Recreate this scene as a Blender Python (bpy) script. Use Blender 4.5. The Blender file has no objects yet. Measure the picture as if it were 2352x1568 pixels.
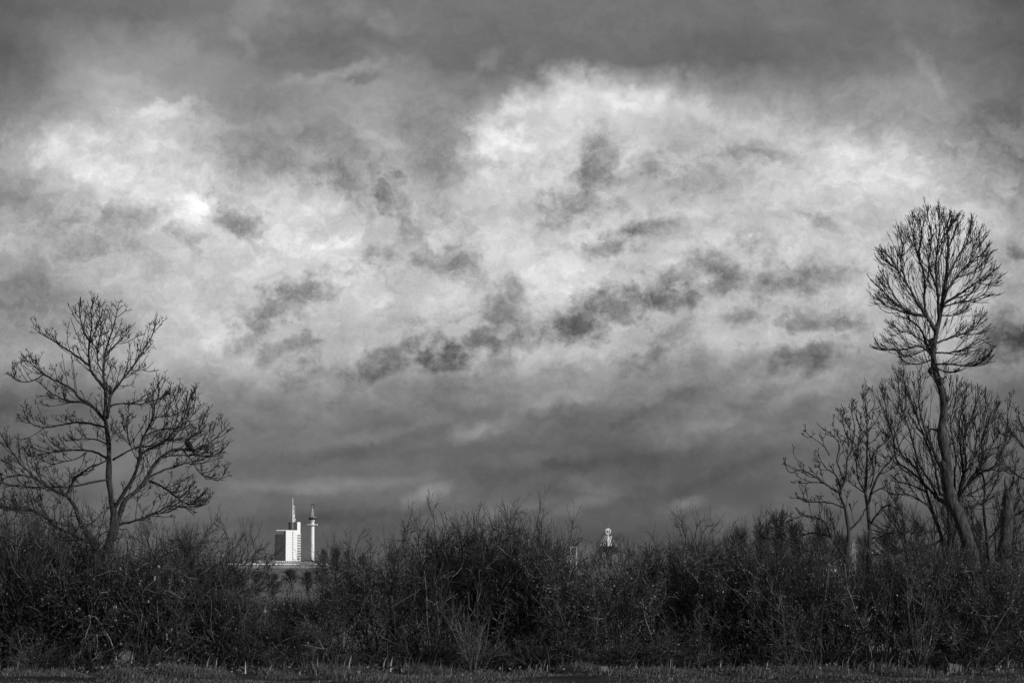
import bpy, math, random
import numpy as np
from mathutils import Vector

R = math.radians
rng = np.random.default_rng(7)
random.seed(7)
scene = bpy.context.scene
COL = scene.collection

# ------------------------------------------------------------------ camera
# working coordinates of the photograph: 2352 x 1568
W0, H0 = 2352.0, 1568.0
LENS = 85.0
F = LENS / 36.0 * W0
HORIZON = 1300.0
PITCH = math.atan((HORIZON - H0 / 2) / F)
CAMZ = 1.78
cam_d = bpy.data.cameras.new('camera')
cam = bpy.data.objects.new('camera', cam_d)
COL.objects.link(cam)
cam.location = (0, 0, CAMZ)
cam.rotation_euler = (R(90) + PITCH, 0, 0)
cam_d.lens = LENS
cam_d.sensor_width = 36
cam_d.clip_start = 0.5
cam_d.clip_end = 60000
scene.camera = cam
CP, SP = math.cos(PITCH), math.sin(PITCH)


def P(px, py, D):
    """The world point seen at (px, py) of the photo at depth Y = D."""
    a = (px - W0 / 2) / F
    b = (H0 / 2 - py) / F
    dx, dy, dz = a, CP - b * SP, SP + b * CP
    k = D / dy
    return np.array([dx * k, D, CAMZ + dz * k])


def gx(px, D):
    return P(px, HORIZON, D)[0]


# ------------------------------------------------------------------ node helpers
def new_mat(name):
    m = bpy.data.materials.new(name)
    m.use_nodes = True
    nt = m.node_tree
    b = nt.nodes['Principled BSDF']
    return m, nt, b


def noise_mat(name, lo, hi, scale=8.0, rough=0.9, detail=4.0, stretch=(1, 1, 1), bump=0.0, spec=0.2, contrast=(0.3, 0.7)):
    m, nt, b = new_mat(name)
    tc = nt.nodes.new('ShaderNodeTexCoord')
    mp = nt.nodes.new('ShaderNodeMapping')
    mp.inputs['Scale'].default_value = stretch
    n = nt.nodes.new('ShaderNodeTexNoise')
    n.inputs['Scale'].default_value = scale
    n.inputs['Detail'].default_value = detail
    r = nt.nodes.new('ShaderNodeValToRGB')
    r.color_ramp.elements[0].position = contrast[0]
    r.color_ramp.elements[0].color = (lo, lo, lo, 1)
    r.color_ramp.elements[1].position = contrast[1]
    r.color_ramp.elements[1].color = (hi, hi, hi, 1)
    nt.links.new(tc.outputs['Object'], mp.inputs[0])
    nt.links.new(mp.outputs[0], n.inputs['Vector'])
    nt.links.new(n.outputs['Fac'], r.inputs[0])
    nt.links.new(r.outputs[0], b.inputs['Base Color'])
    b.inputs['Roughness'].default_value = rough
    b.inputs['Specular IOR Level'].default_value = spec
    if bump:
        bp = nt.nodes.new('ShaderNodeBump')
        bp.inputs['Strength'].default_value = bump
        bp.inputs['Distance'].default_value = 0.02
        nt.links.new(n.outputs['Fac'], bp.inputs['Height'])
        nt.links.new(bp.outputs[0], b.inputs['Normal'])
    return m


def island_mat(name, lo, hi, rough=0.7, spec=0.3, trans=0.0):
    """A tone per leaf or twig."""
    m, nt, b = new_mat(name)
    g = nt.nodes.new('ShaderNodeNewGeometry')
    r = nt.nodes.new('ShaderNodeValToRGB')
    r.color_ramp.elements[0].color = (lo, lo, lo, 1)
    e = r.color_ramp.elements.new(0.82)
    mid = lo + (hi - lo) * 0.2
    e.color = (mid, mid, mid, 1)
    r.color_ramp.elements[-1].color = (hi, hi, hi, 1)
    nt.links.new(g.outputs['Random Per Island'], r.inputs[0])
    nt.links.new(r.outputs[0], b.inputs['Base Color'])
    b.inputs['Roughness'].default_value = rough
    b.inputs['Specular IOR Level'].default_value = spec
    return m


M = {}
M['bark'] = noise_mat('bark', 0.014, 0.055, 26, 0.95, 6, (1, 1, 0.25), 0.9)
M['bark_pale'] = noise_mat('bark_pale', 0.012, 0.085, 22, 0.95, 8, (1, 1, 0.3), 1.0)
M['twig'] = island_mat('twig', 0.015, 0.05, 0.9, 0.1)
M['shrub_twig'] = island_mat('shrub_twig', 0.015, 0.21, 0.85, 0.15)
M['stem'] = island_mat('shrub_stem', 0.03, 0.22, 0.9, 0.1)
M['pale_twig'] = island_mat('pale_twig', 0.05, 0.26, 0.8, 0.2)
M['far_twig'] = island_mat('far_twig', 0.03, 0.08, 0.9, 0.1)
M['leaf'] = island_mat('leaf', 0.015, 0.36, 0.55, 0.4)
M['ivy'] = island_mat('ivy', 0.015, 0.26, 0.45, 0.5)
M['grass'] = island_mat('grass', 0.05, 0.26, 0.8, 0.2)
M['dry'] = island_mat('dry', 0.05, 0.24, 0.8, 0.2)
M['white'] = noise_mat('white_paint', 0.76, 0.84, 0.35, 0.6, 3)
M['pale_metal'] = noise_mat('pale_metal', 0.5, 0.66, 0.5, 0.5, 3)
M['concrete'] = noise_mat('concrete', 0.30, 0.42, 0.2, 0.85, 5)
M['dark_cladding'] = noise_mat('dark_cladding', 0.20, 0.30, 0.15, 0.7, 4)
M['glass_dark'] = noise_mat('dark_glazing', 0.03, 0.06, 0.3, 0.25, 2, spec=0.5)
M['dark_metal'] = noise_mat('dark_metal', 0.03, 0.05, 0.5, 0.5, 2)
M['grey_metal'] = noise_mat('grey_metal', 0.2, 0.3, 0.4, 0.5, 2)
M['feather'] = noise_mat('feather', 0.006, 0.016, 60, 0.6, 3)
M['stone'] = noise_mat('stone', 0.05, 0.15, 14, 0.9, 6, bump=0.5)
M['card'] = noise_mat('cardboard', 0.06, 0.14, 9, 0.9, 4)


# ------------------------------------------------------------------ object helpers
def tag(o, label=None, cat=None, group=None, kind=None):
    if label: o['label'] = label
    if cat: o['category'] = cat
    if group: o['group'] = group
    if kind: o['kind'] = kind
    return o


def empty(name, loc=(0, 0, 0), rz=0, label=None, cat=None, group=None):
    o = bpy.data.objects.new(name, None)
    COL.objects.link(o)
    o.location = loc
    o.rotation_euler = (0, 0, rz)
    o.empty_display_size = 0.2
    return tag(o, label, cat, group)


def link_mesh(name, verts, faces, mat, parent=None, smooth=False):
    """faces: list of lists, or one (n, k) int array."""
    me = bpy.data.meshes.new(name)
    verts = np.asarray(verts, dtype=np.float32)
    if isinstance(faces, np.ndarray):
        n, k = faces.shape
        me.vertices.add(len(verts))
        me.vertices.foreach_set('co', verts.ravel())
        me.loops.add(n * k)
        me.loops.foreach_set('vertex_index', faces.astype(np.int32).ravel())
        me.polygons.add(n)
        me.polygons.foreach_set('loop_start', np.arange(0, n * k, k, dtype=np.int32))
        me.polygons.foreach_set('loop_total', np.full(n, k, dtype=np.int32))
        me.update(calc_edges=True)
    else:
        me.from_pydata([tuple(v) for v in verts], [], faces)
    if smooth:
        me.polygons.foreach_set('use_smooth', np.ones(len(me.polygons), dtype=bool))
    me.materials.append(M[mat] if isinstance(mat, str) else mat)
    o = bpy.data.objects.new(name, me)
    COL.objects.link(o)
    if parent is not None:
        o.parent = parent
    return o


def copy_tree(root):
    c = root.copy()
    COL.objects.link(c)
    for ch in root.children:
        d = ch.copy()
        COL.objects.link(d)
        d.parent = c
        for g in ch.children:
            e = g.copy()
            COL.objects.link(e)
            e.parent = d
    return c


class MB:
    """Collects boxes, bars, lathes into one mesh."""
    def __init__(self):
        self.v, self.f = [], []

    def raw(self, v, f):
        b = len(self.v)
        self.v += [tuple(map(float, p)) for p in v]
        self.f += [[b + i for i in q] for q in f]

    def box(self, x0, x1, y0, y1, z0, z1):
        v = [(x, y, z) for x in (x0, x1) for y in (y0, y1) for z in (z0, z1)]
        self.raw(v, [[0, 1, 3, 2], [4, 6, 7, 5], [0, 4, 5, 1], [2, 3, 7, 6], [0, 2, 6, 4], [1, 5, 7, 3]])

    def bar(self, a, b, w, sides=4):
        a, b = np.array(a, float), np.array(b, float)
        t = b - a
        t /= np.linalg.norm(t)
        ref = np.array([0, 0, 1.0]) if abs(t[2]) < 0.9 else np.array([1.0, 0, 0])
        u = np.cross(t, ref); u /= np.linalg.norm(u)
        w_ = np.cross(t, u)
        v = []
        for p in (a, b):
            for k in range(sides):
                an = 2 * math.pi * (k + 0.5) / sides
                v.append(p + w * (u * math.cos(an) + w_ * math.sin(an)))
        f = [[k, (k + 1) % sides, sides + (k + 1) % sides, sides + k] for k in range(sides)]
        f += [list(range(sides))[::-1], [sides + k for k in range(sides)]]
        self.raw(v, f)

    def lathe(self, prof, cx=0, cy=0, seg=24):
        v, f = [], []
        n = len(prof)
        for r, z in prof:
            for k in range(seg):
                a = 2 * math.pi * k / seg
                v.append((cx + r * math.cos(a), cy + r * math.sin(a), z))
        for i in range(n - 1):
            for k in range(seg):
                k2 = (k + 1) % seg
                f.append([i * seg + k, i * seg + k2, (i + 1) * seg + k2, (i + 1) * seg + k])
        f.append(list(range(seg))[::-1])
        f.append([(n - 1) * seg + k for k in range(seg)])
        self.raw(v, f)

    def ball(self, c, r, seg=8, rings=6, sc=(1, 1, 1)):
        v, f = [], []
        for i in range(rings + 1):
            th = math.pi * i / rings
            for k in range(seg):
                a = 2 * math.pi * k / seg
                v.append((c[0] + sc[0] * r * math.sin(th) * math.cos(a), c[1] + sc[1] * r * math.sin(th) * math.sin(a), c[2] + sc[2] * r * math.cos(th)))
        for i in range(rings):
            for k in range(seg):
                k2 = (k + 1) % seg
                f.append([i * seg + k, (i + 1) * seg + k, (i + 1) * seg + k2, i * seg + k2])
        self.raw(v, f)

    def build(self, name, mat, parent=None, smooth=False):
        return link_mesh(name, self.v, self.f, mat, parent, smooth)


def norm(a):
    return a / np.maximum(np.linalg.norm(a, axis=-1, keepdims=True), 1e-9)


class Tubes:
    """Collects polylines with radii; builds them all as one mesh of thin tubes."""
    def __init__(self):
        self.items = []

    def add(self, pts, rad, sides=3):
        """pts (M, n, 3), rad (M, n)"""
        if len(pts):
            self.items.append((np.asarray(pts, float), np.asarray(rad, float), sides))

    def mesh(self, origin=(0, 0, 0)):
        V, Fc, base = [], [], 0
        for pts, rad, s in self.items:
            m, n, _ = pts.shape
            t = np.gradient(pts, axis=1)
            t = norm(t)
            mean = norm(pts[:, -1] - pts[:, 0])
            ref = np.where(np.abs(mean[:, 2:3]) < 0.8, np.array([[0.1, 0.2, 1.0]]), np.array([[1.0, 0.25, 0.1]]))
            u = norm(np.cross(t, ref[:, None, :]))
            w = np.cross(t, u)
            ang = 2 * np.pi * (np.arange(s) / s) + 0.4
            ring = pts[:, :, None, :] + rad[:, :, None, None] * (u[:, :, None, :] * np.cos(ang)[None, None, :, None] + w[:, :, None, :] * np.sin(ang)[None, None, :, None])
            V.append(ring.reshape(-1, 3))
            idx = np.arange(m * n * s).reshape(m, n, s) + base
            a = idx[:, :-1, :]
            b = np.roll(a, -1, axis=2)
            c = idx[:, 1:, :]
            d = np.roll(c, -1, axis=2)
            Fc.append(np.stack([a, b, d, c], axis=-1).reshape(-1, 4))
            base += m * n * s
        return np.concatenate(V) - np.asarray(origin), np.concatenate(Fc)

    def build(self, name, mat, parent=None, origin=(0, 0, 0)):
        v, f = self.mesh(origin)
        return link_mesh(name, v, f, mat, parent, True)


def grow(start, d, L, r0, r1, n, up, wig, r=rng, bud=0.0):
    """Shoots from start along d, each of length L, bending upwards."""
    m = len(start)
    pts = np.empty((m, n + 1, 3)); pts[:, 0] = start
    d = norm(d)
    upv = np.array([0, 0, 1.0])
    for i in range(n):
        pts[:, i + 1] = pts[:, i] + d * (L / n)[:, None]
        d = norm(d + upv * (np.asarray(up) / n if np.ndim(up) == 0 else (up / n)[:, None]) + r.normal(0, wig, (m, 3)))
    t = np.linspace(0, 1, n + 1)[None, :]
    rad = np.asarray(r0).reshape(-1, 1) * (1 - t) + np.asarray(r1).reshape(-1, 1) * t
    rad = np.broadcast_to(rad, (m, n + 1)).copy()
    if bud:
        rad[:, -2] = np.maximum(rad[:, -2], bud)
        rad[:, -1] *= 0.5
        pts[:, -2] = pts[:, -1] * 0.55 + pts[:, -2] * 0.45
    return pts, rad


def at(pts, pi, t):
    """position and tangent on polyline pi at t in 0..1 (points spread evenly)"""
    n = pts.shape[1] - 1
    x = np.clip(t, 0, 0.9999) * n
    i = x.astype(int)
    f = (x - i)[:, None]
    a, b = pts[pi, i], pts[pi, i + 1]
    return a * (1 - f) + b * f, norm(b - a)


def side_dirs(tan, ang, r=rng, opp=None, flat=1.0):
    m = len(tan)
    ref = r.normal(0, 1, (m, 3))
    ref[:, 1] *= flat
    u = ref - tan * np.sum(ref * tan, axis=1, keepdims=True)
    u = norm(u)
    if opp is not None:
        u[1::2] = -u[0::2][:len(u[1::2])]
    return norm(tan * np.cos(ang)[:, None] + u * np.sin(ang)[:, None])


def kids(pts, k, t0, t1, r=rng, paired=False):
    m = len(pts)
    if paired:
        k = max(2, k // 2 * 2)
        t = np.repeat(r.uniform(t0, t1, (m, k // 2)), 2, axis=1)
    else:
        t = r.uniform(t0, t1, (m, k))
    return np.repeat(np.arange(m), k), t.ravel()


def leaves_mesh(c, size, r=rng):
    m = len(c)
    a = norm(r.normal(0, 1, (m, 3)))
    b = norm(np.cross(a, r.normal(0, 1, (m, 3))))
    s = (size * r.uniform(0.6, 1.3, m))[:, None]
    nrm = np.cross(a, b)
    v = np.stack([c - a * s, c + b * s * 0.55 + nrm * s * 0.15, c + a * s, c - b * s * 0.55 + nrm * s * 0.15], axis=1).reshape(-1, 3)
    f = np.arange(4 * m).reshape(m, 4)
    return v, f


# ------------------------------------------------------------------ world: evening overcast with broken cloud
def build_world():
    w = bpy.data.worlds.new('World')
    scene.world = w
    w.use_nodes = True
    w.node_tree.nodes.clear()
    cur = [w.node_tree]                     # the tree being filled

    class _L:
        @staticmethod
        def new(a_, b_): cur[0].links.new(a_, b_)

    class nt:
        links = _L

    def N(kind): return cur[0].nodes.new(kind)

    def math_(op, a, b=None, c=None, clamp=False):
        n = N('ShaderNodeMath'); n.operation = op; n.use_clamp = clamp
        for i, x in enumerate((a, b, c)):
            if x is None: continue
            if isinstance(x, (int, float)): n.inputs[i].default_value = x
            else: nt.links.new(x, n.inputs[i])
        return n.outputs[0]

    def maprange(x, a, b, c, d, smooth=True):
        n = N('ShaderNodeMapRange')
        n.interpolation_type = 'SMOOTHSTEP' if smooth else 'LINEAR'
        nt.links.new(x, n.inputs[0])
        for i, q in enumerate((a, b, c, d)): n.inputs[i + 1].default_value = q
        return n.outputs[0]

    tc = N('ShaderNodeTexCoord')
    vec = tc.outputs['Generated']
    sep = N('ShaderNodeSeparateXYZ'); nt.links.new(vec, sep.inputs[0])
    az = math_('MULTIPLY', math_('ARCTAN2', sep.outputs[0], sep.outputs[1]), 57.29578)
    el = math_('MULTIPLY', math_('ARCSINE', sep.outputs[2]), 57.29578)

    def noise(scale, detail, rough=0.55, loc=(0, 0, 0), st=(1, 1, 1)):
        mp = N('ShaderNodeMapping')
        mp.inputs['Location'].default_value = loc
        mp.inputs['Scale'].default_value = st
        nt.links.new(vec, mp.inputs[0])
        n = N('ShaderNodeTexNoise')
        n.inputs['Scale'].default_value = scale
        n.inputs['Detail'].default_value = detail
        n.inputs['Roughness'].default_value = rough
        nt.links.new(mp.outputs[0], n.inputs['Vector'])
        return n

    wA = noise(26, 5, 0.6, (3.1, 0, 0))
    wB = noise(95, 5, 0.6, (0, 5.2, 0))
    sA = N('ShaderNodeSeparateColor'); nt.links.new(wA.outputs['Color'], sA.inputs[0])
    sB = N('ShaderNodeSeparateColor'); nt.links.new(wB.outputs['Color'], sB.inputs[0])

    # the warp is weak low in the sky, where the cloud sheet is smooth
    calm = maprange(el, 1.5, 6.0, 0.35, 1.0)

    def warped(base, ca, cb, ka, kb):
        a = math_('MULTIPLY', math_('SUBTRACT', ca, 0.5), ka)
        b = math_('MULTIPLY', math_('SUBTRACT', cb, 0.5), kb)
        return math_('MULTIPLY_ADD', math_('ADD', a, b), calm, base)

    azw = warped(az, sA.outputs[0], sB.outputs[0], 2.0, 0.95)
    elw = warped(el, sA.outputs[1], sB.outputs[1], 1.5, 0.75)

    # broad brightness of the cloud deck by azimuth (columns) and elevation (rows), tones as seen (0..255)
    rows = [
        (0,    "95 106 112 112 122 112 116 112 116 114 116 112 112 110 115 106 88"),
        (49,   "95 106 112 112 122 112 118 110 114 113 114 108 112 112 110 118 95"),
        (100,  "95 120 135 128 112 108 106 110 110 112 108 102 104 110 108 112 92"),
        (147,  "90 135 148 142 126 116 125 114 106 112 106 104 103 106 112 114 92"),
        (196,  "100 152 150 146 130 142 150 130 130 170 155 145 125 118 125 130 98"),
        (245,  "110 156 168 150 130 152 155 148 178 215 205 190 150 140 150 140 105"),
        (294,  "125 168 195 178 142 148 155 155 190 208 200 195 185 165 165 140 110"),
        (343,  "150 210 205 180 150 150 155 160 210 208 195 185 185 210 185 160 120"),
        (400,  "160 215 220 200 165 165 165 162 218 185 192 185 180 210 210 170 125"),
        (440,  "158 200 215 208 190 190 170 178 212 190 192 180 195 208 205 180 150"),
        (490,  "150 180 192 235 218 208 185 192 195 188 195 200 205 200 200 195 165"),
        (540,  "160 172 182 222 205 222 198 195 208 205 185 185 200 200 190 200 160"),
        (590,  "165 172 195 200 205 225 198 182 215 210 190 195 195 195 190 195 160"),
        (640,  "140 162 185 200 208 208 198 190 215 220 208 182 185 188 185 185 160"),
        (690,  "130 150 175 198 192 198 198 196 200 205 180 180 182 182 190 190 165"),
        (740,  "125 145 170 198 190 194 194 190 192 185 178 182 185 185 185 175 150"),
        (785,  "140 155 170 195 195 186 184 180 184 184 186 192 200 196 188 170 130"),
        (812,  "146 158 172 190 192 188 180 180 184 186 186 180 172 170 180 172 130"),
        (845, "140 149 160 170 171 170 160 160 160 158 151 145 142 141 149 154 121"),
        (890, "107 118 134 144 145 144 136 131 130 128 125 129 129 130 131 127 109"),
        (940, "86 98 111 121 121 120 117 111 115 109 111 115 113 116 120 116 98"),
        (990, "92 101 109 112 108 106 103 102 108 103 101 105 102 109 114 109 92"),
        (1040, "86 100 109 109 104 101 98 99 99 95 91 99 99 102 105 102 89"),
        (1090, "85 100 110 108 104 101 99 97 92 90 89 93 94 100 105 100 90"),
        (1130, "85 95 104 104 106 108 105 100 92 94 95 91 90 92 98 95 85"),
        (1180, "85 92 100 100 98 98 98 98 94 94 96 94 91 88 90 88 80"),
        (1240, "85 90 95 94 92 88 90 89 88 86 86 87 86 84 86 86 80"),
        (1300, "85 88 90 90 88 86 86 86 86 86 86 86 86 86 86 86 80"),
    ]

    def el_of(py, px=W0 / 2):
        v = P(px, py, 1000.0) - np.array([0, 0, CAMZ])
        return math.degrees(math.asin(v[2] / np.linalg.norm(v)))

    def az_of(px, py):
        v = P(px, py, 1000.0)
        return math.degrees(math.atan2(v[0], v[1]))

    AZ0, AZ1 = az_of(0, 700), az_of(W0, 700)
    u = maprange(azw, AZ0, AZ1, 0.0, 1.0, False)
    els = [el_of(y) for y, _ in rows]
    PX = math.degrees(1 / F)

    def deck(e_lo, e_hi, u, elw):
        """broad brightness of the deck between two elevations"""
        total = None
        for i, (y, s) in enumerate(rows):
            up_ = els[i - 1] if i else 99
            dn_ = els[i + 1] if i < len(rows) - 1 else -99
            if up_ < e_lo or dn_ > e_hi: continue
            vals = [float(q) / 255 for q in s.split()]
            r = N('ShaderNodeValToRGB')
            r.color_ramp.interpolation = 'B_SPLINE'
            ce = r.color_ramp.elements
            while len(ce) < len(vals): ce.new(0.5)
            for k, q in enumerate(vals):
                # sharpen a little: the smooth curve flattens peaks
                q2 = q + 0.35 * (q - 0.5 * (vals[max(k - 1, 0)] + vals[min(k + 1, len(vals) - 1)]))
                ce[k].position = k / (len(vals) - 1)
                ce[k].color = (q2, q2, q2, 1)
            # (each row waits for the one before: keeps the shader's working memory small)
            ui = u if total is None else math_('MULTIPLY_ADD', total, 1e-7, u)
            ei = elw if total is None else math_('MULTIPLY_ADD', total, 1e-7, elw)
            nt.links.new(ui, r.inputs[0])
            e = els[i]
            if i == 0: wt = maprange(ei, dn_, e, 0, 1, False)
            elif i == len(rows) - 1: wt = maprange(ei, up_, e, 0, 1, False)
            else: wt = math_('MINIMUM', maprange(ei, up_, e, 0, 1, False), maprange(ei, dn_, e, 0, 1, False))
            total = math_('MULTIPLY', r.outputs[0], wt) if total is None else math_('MULTIPLY_ADD', r.outputs[0], wt, total)
        return total

    # single clouds and bright gaps: x, y, half width, half height, tilt (deg, rising to the right), tone change
    clouds = [
        (1130, 325, 62, 62, 25, 34), (1195, 238, 62, 30, 25, 36), (1310, 205, 90, 26, -4, 30), (1450, 235, 70, 24, -10, 20), (1640, 265, 60, 24, -20, 18), (1010, 300, 80, 90, 0, -9), (620, 370, 100, 50, -10, -10),
        (1900, 330, 90, 30, -12, 14), (2070, 360, 60, 20, -20, 14), (240, 390, 90, 40, -25, 14), (340, 450, 80, 26, -28, 16), (880, 330, 70, 20, -20, 14),
        (700, 1050, 200, 14, 8, -8), (1300, 1075, 240, 16, 6, -10), (1750, 1060, 120, 16, 20, -10), (900, 990, 120, 12, 12, 10), (1250, 930, 120, 14, 16, 12), (1480, 940, 90, 14, 24, -12), (1700, 930, 110, 14, 20, -10), (1180, 1165, 120, 10, 6, 10), (840, 1180, 160, 12, 3, -8),
        (540, 515, 78, 32, -22, -52), (585, 560, 40, 20, -30, -35), (225, 530, 120, 45, 12, -28), (150, 560, 50, 30, 30, -20),
        (410, 545, 70, 14, -12, -25), (650, 690, 105, 36, 22, -52), (585, 735, 75, 34, 35, -42), (660, 800, 62, 22, 15, -38),
        (700, 852, 45, 26, 35, -30), (720, 680, 40, 22, 10, -25), (880, 838, 85, 26, 28, -40), (935, 800, 70, 22, 30, -45), (1035, 808, 70, 34, 8, -60),
        (1150, 735, 48, 66, -18, -52), (1165, 690, 52, 34, 0, -42), (1110, 775, 55, 30, 25, -45), (1330, 745, 85, 34, 20, -55), (1400, 700, 95, 40, 15, -62),
        (1500, 690, 78, 32, 8, -66), (1260, 755, 40, 18, 20, -20), (1540, 640, 75, 20, 12, -38), (1610, 605, 62, 26, 5, -45), (1660, 650, 72, 28, 12, -48), (1720, 575, 34, 22, 0, -25),
        (1790, 655, 70, 26, 10, -52), (1870, 630, 90, 26, -8, -38), (1440, 548, 62, 24, 18, -58), (1520, 522, 55, 15, 14, -38),
        (1890, 735, 75, 20, -8, -42), (1720, 735, 50, 16, 10, -24), (1860, 812, 60, 30, 0, -38), (1540, 770, 60, 20, 10, -22), (1480, 810, 65, 30, 10, -28),
        (905, 465, 90, 24, -52, -42), (945, 500, 40, 18, -60, -35), (790, 440, 60, 30, -40, -28), (1010, 590, 66, 38, -20, -42), (840, 600, 50, 24, 10, -38), (1050, 520, 50, 40, -40, -22),
        (1040, 640, 60, 22, -15, -28), (1355, 390, 46, 78, -12, -44), (1340, 470, 70, 34, 8, -36), (1530, 395, 70, 26, -25, -28), (1720, 350, 66, 20, 0, -26), (1590, 420, 60, 40, 0, -14), (1290, 350, 30, 22, 30, -16),
        (2320, 780, 66, 52, 18, -45), (2350, 590, 30, 20, 0, -40), (1850, 500, 60, 14, -30, -22), (780, 165, 110, 14, 6, 18), (840, 185, 60, 10, -4, -18), (1100, 145, 60, 16, 30, 14),
        (430, 488, 50, 16, -22, 22), (400, 512, 60, 26, 15, 22), (140, 365, 60, 22, -20, 20), (780, 545, 40, 12, 18, 22), (400, 265, 60, 14, 8, 26), (240, 320, 70, 22, -14, 14),
        (1380, 555, 46, 18, 15, 22), (1090, 985, 75, 16, 18, 30), (1590, 985, 72, 34, 22, 22), (1700, 1000, 70, 20, 25, 12), (1540, 1020, 30, 30, 0, 12), (980, 1140, 46, 16, 22, 22), (760, 1112, 230, 13, 2, 14),
        (1340, 1160, 70, 14, 18, 16), (1575, 1160, 36, 13, 15, 22), (1370, 1130, 46, 14, -15, 14), (500, 770, 46, 26, 10, 14), (620, 850, 80, 20, 0, 8), (1960, 205, 90, 24, -6, 8), (2130, 165, 90, 20, -58, 16),
        (600, 20, 55, 34, 30, 10), (800, 25, 45, 34, -30, 12), (560, 80, 34, 16, -40, 14), (890, 65, 36, 16, -10, 12), (690, 30, 50, 30, 0, 6), (2110, 400, 60, 14, -20, 14), (2310, 430, 40, 14, -50, 18),
        (1240, 830, 90, 20, 10, 16), (1120, 850, 70, 14, 10, -14), (1850, 900, 80, 18, 20, 12), (1050, 920, 90, 20, 15, 10), (300, 200, 120, 16, -8, 8),
    ]
    fb = noise(105, 9, 0.62, (1.7, 2.2, 0.4), (1, 1, 1.2))
    ragged = math_('MULTIPLY', math_('SUBTRACT', fb.outputs['Fac'], 0.5), 3.3)
    # fine cloud texture, strongest in the broken middle of the sky
    # (its own coordinates are curled by the cloud noise, which tears it into wisps)
    curl = N('ShaderNodeVectorMath'); curl.operation = 'MULTIPLY_ADD'
    nt.links.new(wB.outputs['Color'], curl.inputs[0]); curl.inputs[1].default_value = (0.022, 0.022, 0.018); nt.links.new(vec, curl.inputs[2])
    mpt = N('ShaderNodeMapping'); mpt.inputs['Location'].default_value = (7.7, 1.2, 3.4); mpt.inputs['Rotation'].default_value = (0, R(-14), 0); mpt.inputs['Scale'].default_value = (0.8, 1, 1.35)
    nt.links.new(curl.outputs[0], mpt.inputs[0])
    tex = N('ShaderNodeTexNoise'); tex.inputs['Scale'].default_value = 52; tex.inputs['Detail'].default_value = 10; tex.inputs['Roughness'].default_value = 0.72
    nt.links.new(mpt.outputs[0], tex.inputs['Vector'])
    mps = N('ShaderNodeMapping'); mps.inputs['Rotation'].default_value = (0, R(-16), 0); mps.inputs['Scale'].default_value = (0.30, 1, 1.25)
    nt.links.new(curl.outputs[0], mps.inputs[0])
    strk = N('ShaderNodeTexNoise'); strk.inputs['Scale'].default_value = 60; strk.inputs['Detail'].default_value = 6; strk.inputs['Roughness'].default_value = 0.5
    nt.links.new(mps.outputs[0], strk.inputs['Vector'])
    amp = math_('MULTIPLY', maprange(el, 2.0, 6.5, 0.07, 0.62), maprange(el, 9.4, 11.6, 1.0, 0.30))
    texture = math_('MULTIPLY', math_('SUBTRACT', tex.outputs['Fac'], 0.5), amp)
    texture = math_('MULTIPLY_ADD', math_('SUBTRACT', strk.outputs['Fac'], 0.5), maprange(el, 4.2, 6.0, 0.20, 0.0), texture)

    # a cloud is not one tone: thick and thin parts
    body = math_('MULTIPLY_ADD', math_('SUBTRACT', tex.outputs['Fac'], 0.5), -1.8, 0.98)
    body = math_('MAXIMUM', math_('MULTIPLY_ADD', math_('SUBTRACT', wB.outputs['Fac'], 0.5), 1.6, body), 0.4)
    body = math_('MINIMUM', body, 1.25)

    def add_clouds(lum, azw, elw, ragged, body, e_lo, e_hi, a_lo, a_hi):
        first = lum
        dark = bright = None
        for (x, y, rx, ry, tilt, dv) in clouds:
            ca, ce = az_of(x, y), el_of(y, x)
            c_, s_ = abs(math.cos(R(tilt))), abs(math.sin(R(tilt)))
            ex, ey = 2.5 * PX * (rx * c_ + ry * s_), 2.5 * PX * (rx * s_ + ry * c_)
            if ca + ex < a_lo or ca - ex > a_hi or ce + ey < e_lo or ce - ey > e_hi: continue
            mp = N('ShaderNodeMapping'); mp.vector_type = 'TEXTURE'
            mp.inputs['Location'].default_value = (ca, ce, 0)
            mp.inputs['Rotation'].default_value = (0, 0, R(tilt))
            mp.inputs['Scale'].default_value = (rx * PX * 1.15, ry * PX * 1.15, 1e6)
            comb = N('ShaderNodeCombineXYZ')
            nt.links.new(azw, comb.inputs[0]); nt.links.new(elw, comb.inputs[1]); nt.links.new(first, comb.inputs[2])
            nt.links.new(comb.outputs[0], mp.inputs[0])
            ln = N('ShaderNodeVectorMath'); ln.operation = 'LENGTH'
            nt.links.new(mp.outputs[0], ln.inputs[0])
            soft = y > 880 or y < 240
            edge = math_('MULTIPLY_ADD', ragged, 0.8 if soft else 1.0, ln.outputs['Value'])
            g = maprange(edge, 1.8 if soft else 1.55, -0.1 if soft else 0.2, 0.0, dv * (1.3 if soft else 1.12) / 255.0)
            if dv < 0: dark = g if dark is None else math_('MINIMUM', dark, g)
            else: bright = g if bright is None else math_('MAXIMUM', bright, g)
            first = g
        if dark is not None: lum = math_('MULTIPLY_ADD', dark, body, lum)
        if bright is not None: lum = math_('ADD', lum, bright)
        return lum

    sky = N('ShaderNodeTexSky')
    sky.sky_type = 'NISHITA'
    sky.sun_disc = False
    sky.sun_elevation = SUN_EL
    sky.sun_rotation = math.atan2(SUN_V[0], SUN_V[1])
    bw = N('ShaderNodeRGBToBW'); nt.links.new(sky.outputs[0], bw.inputs[0])
    clear = math_('MULTIPLY', bw.outputs[0], 0.04)          # a thin veil of clear sky

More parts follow.
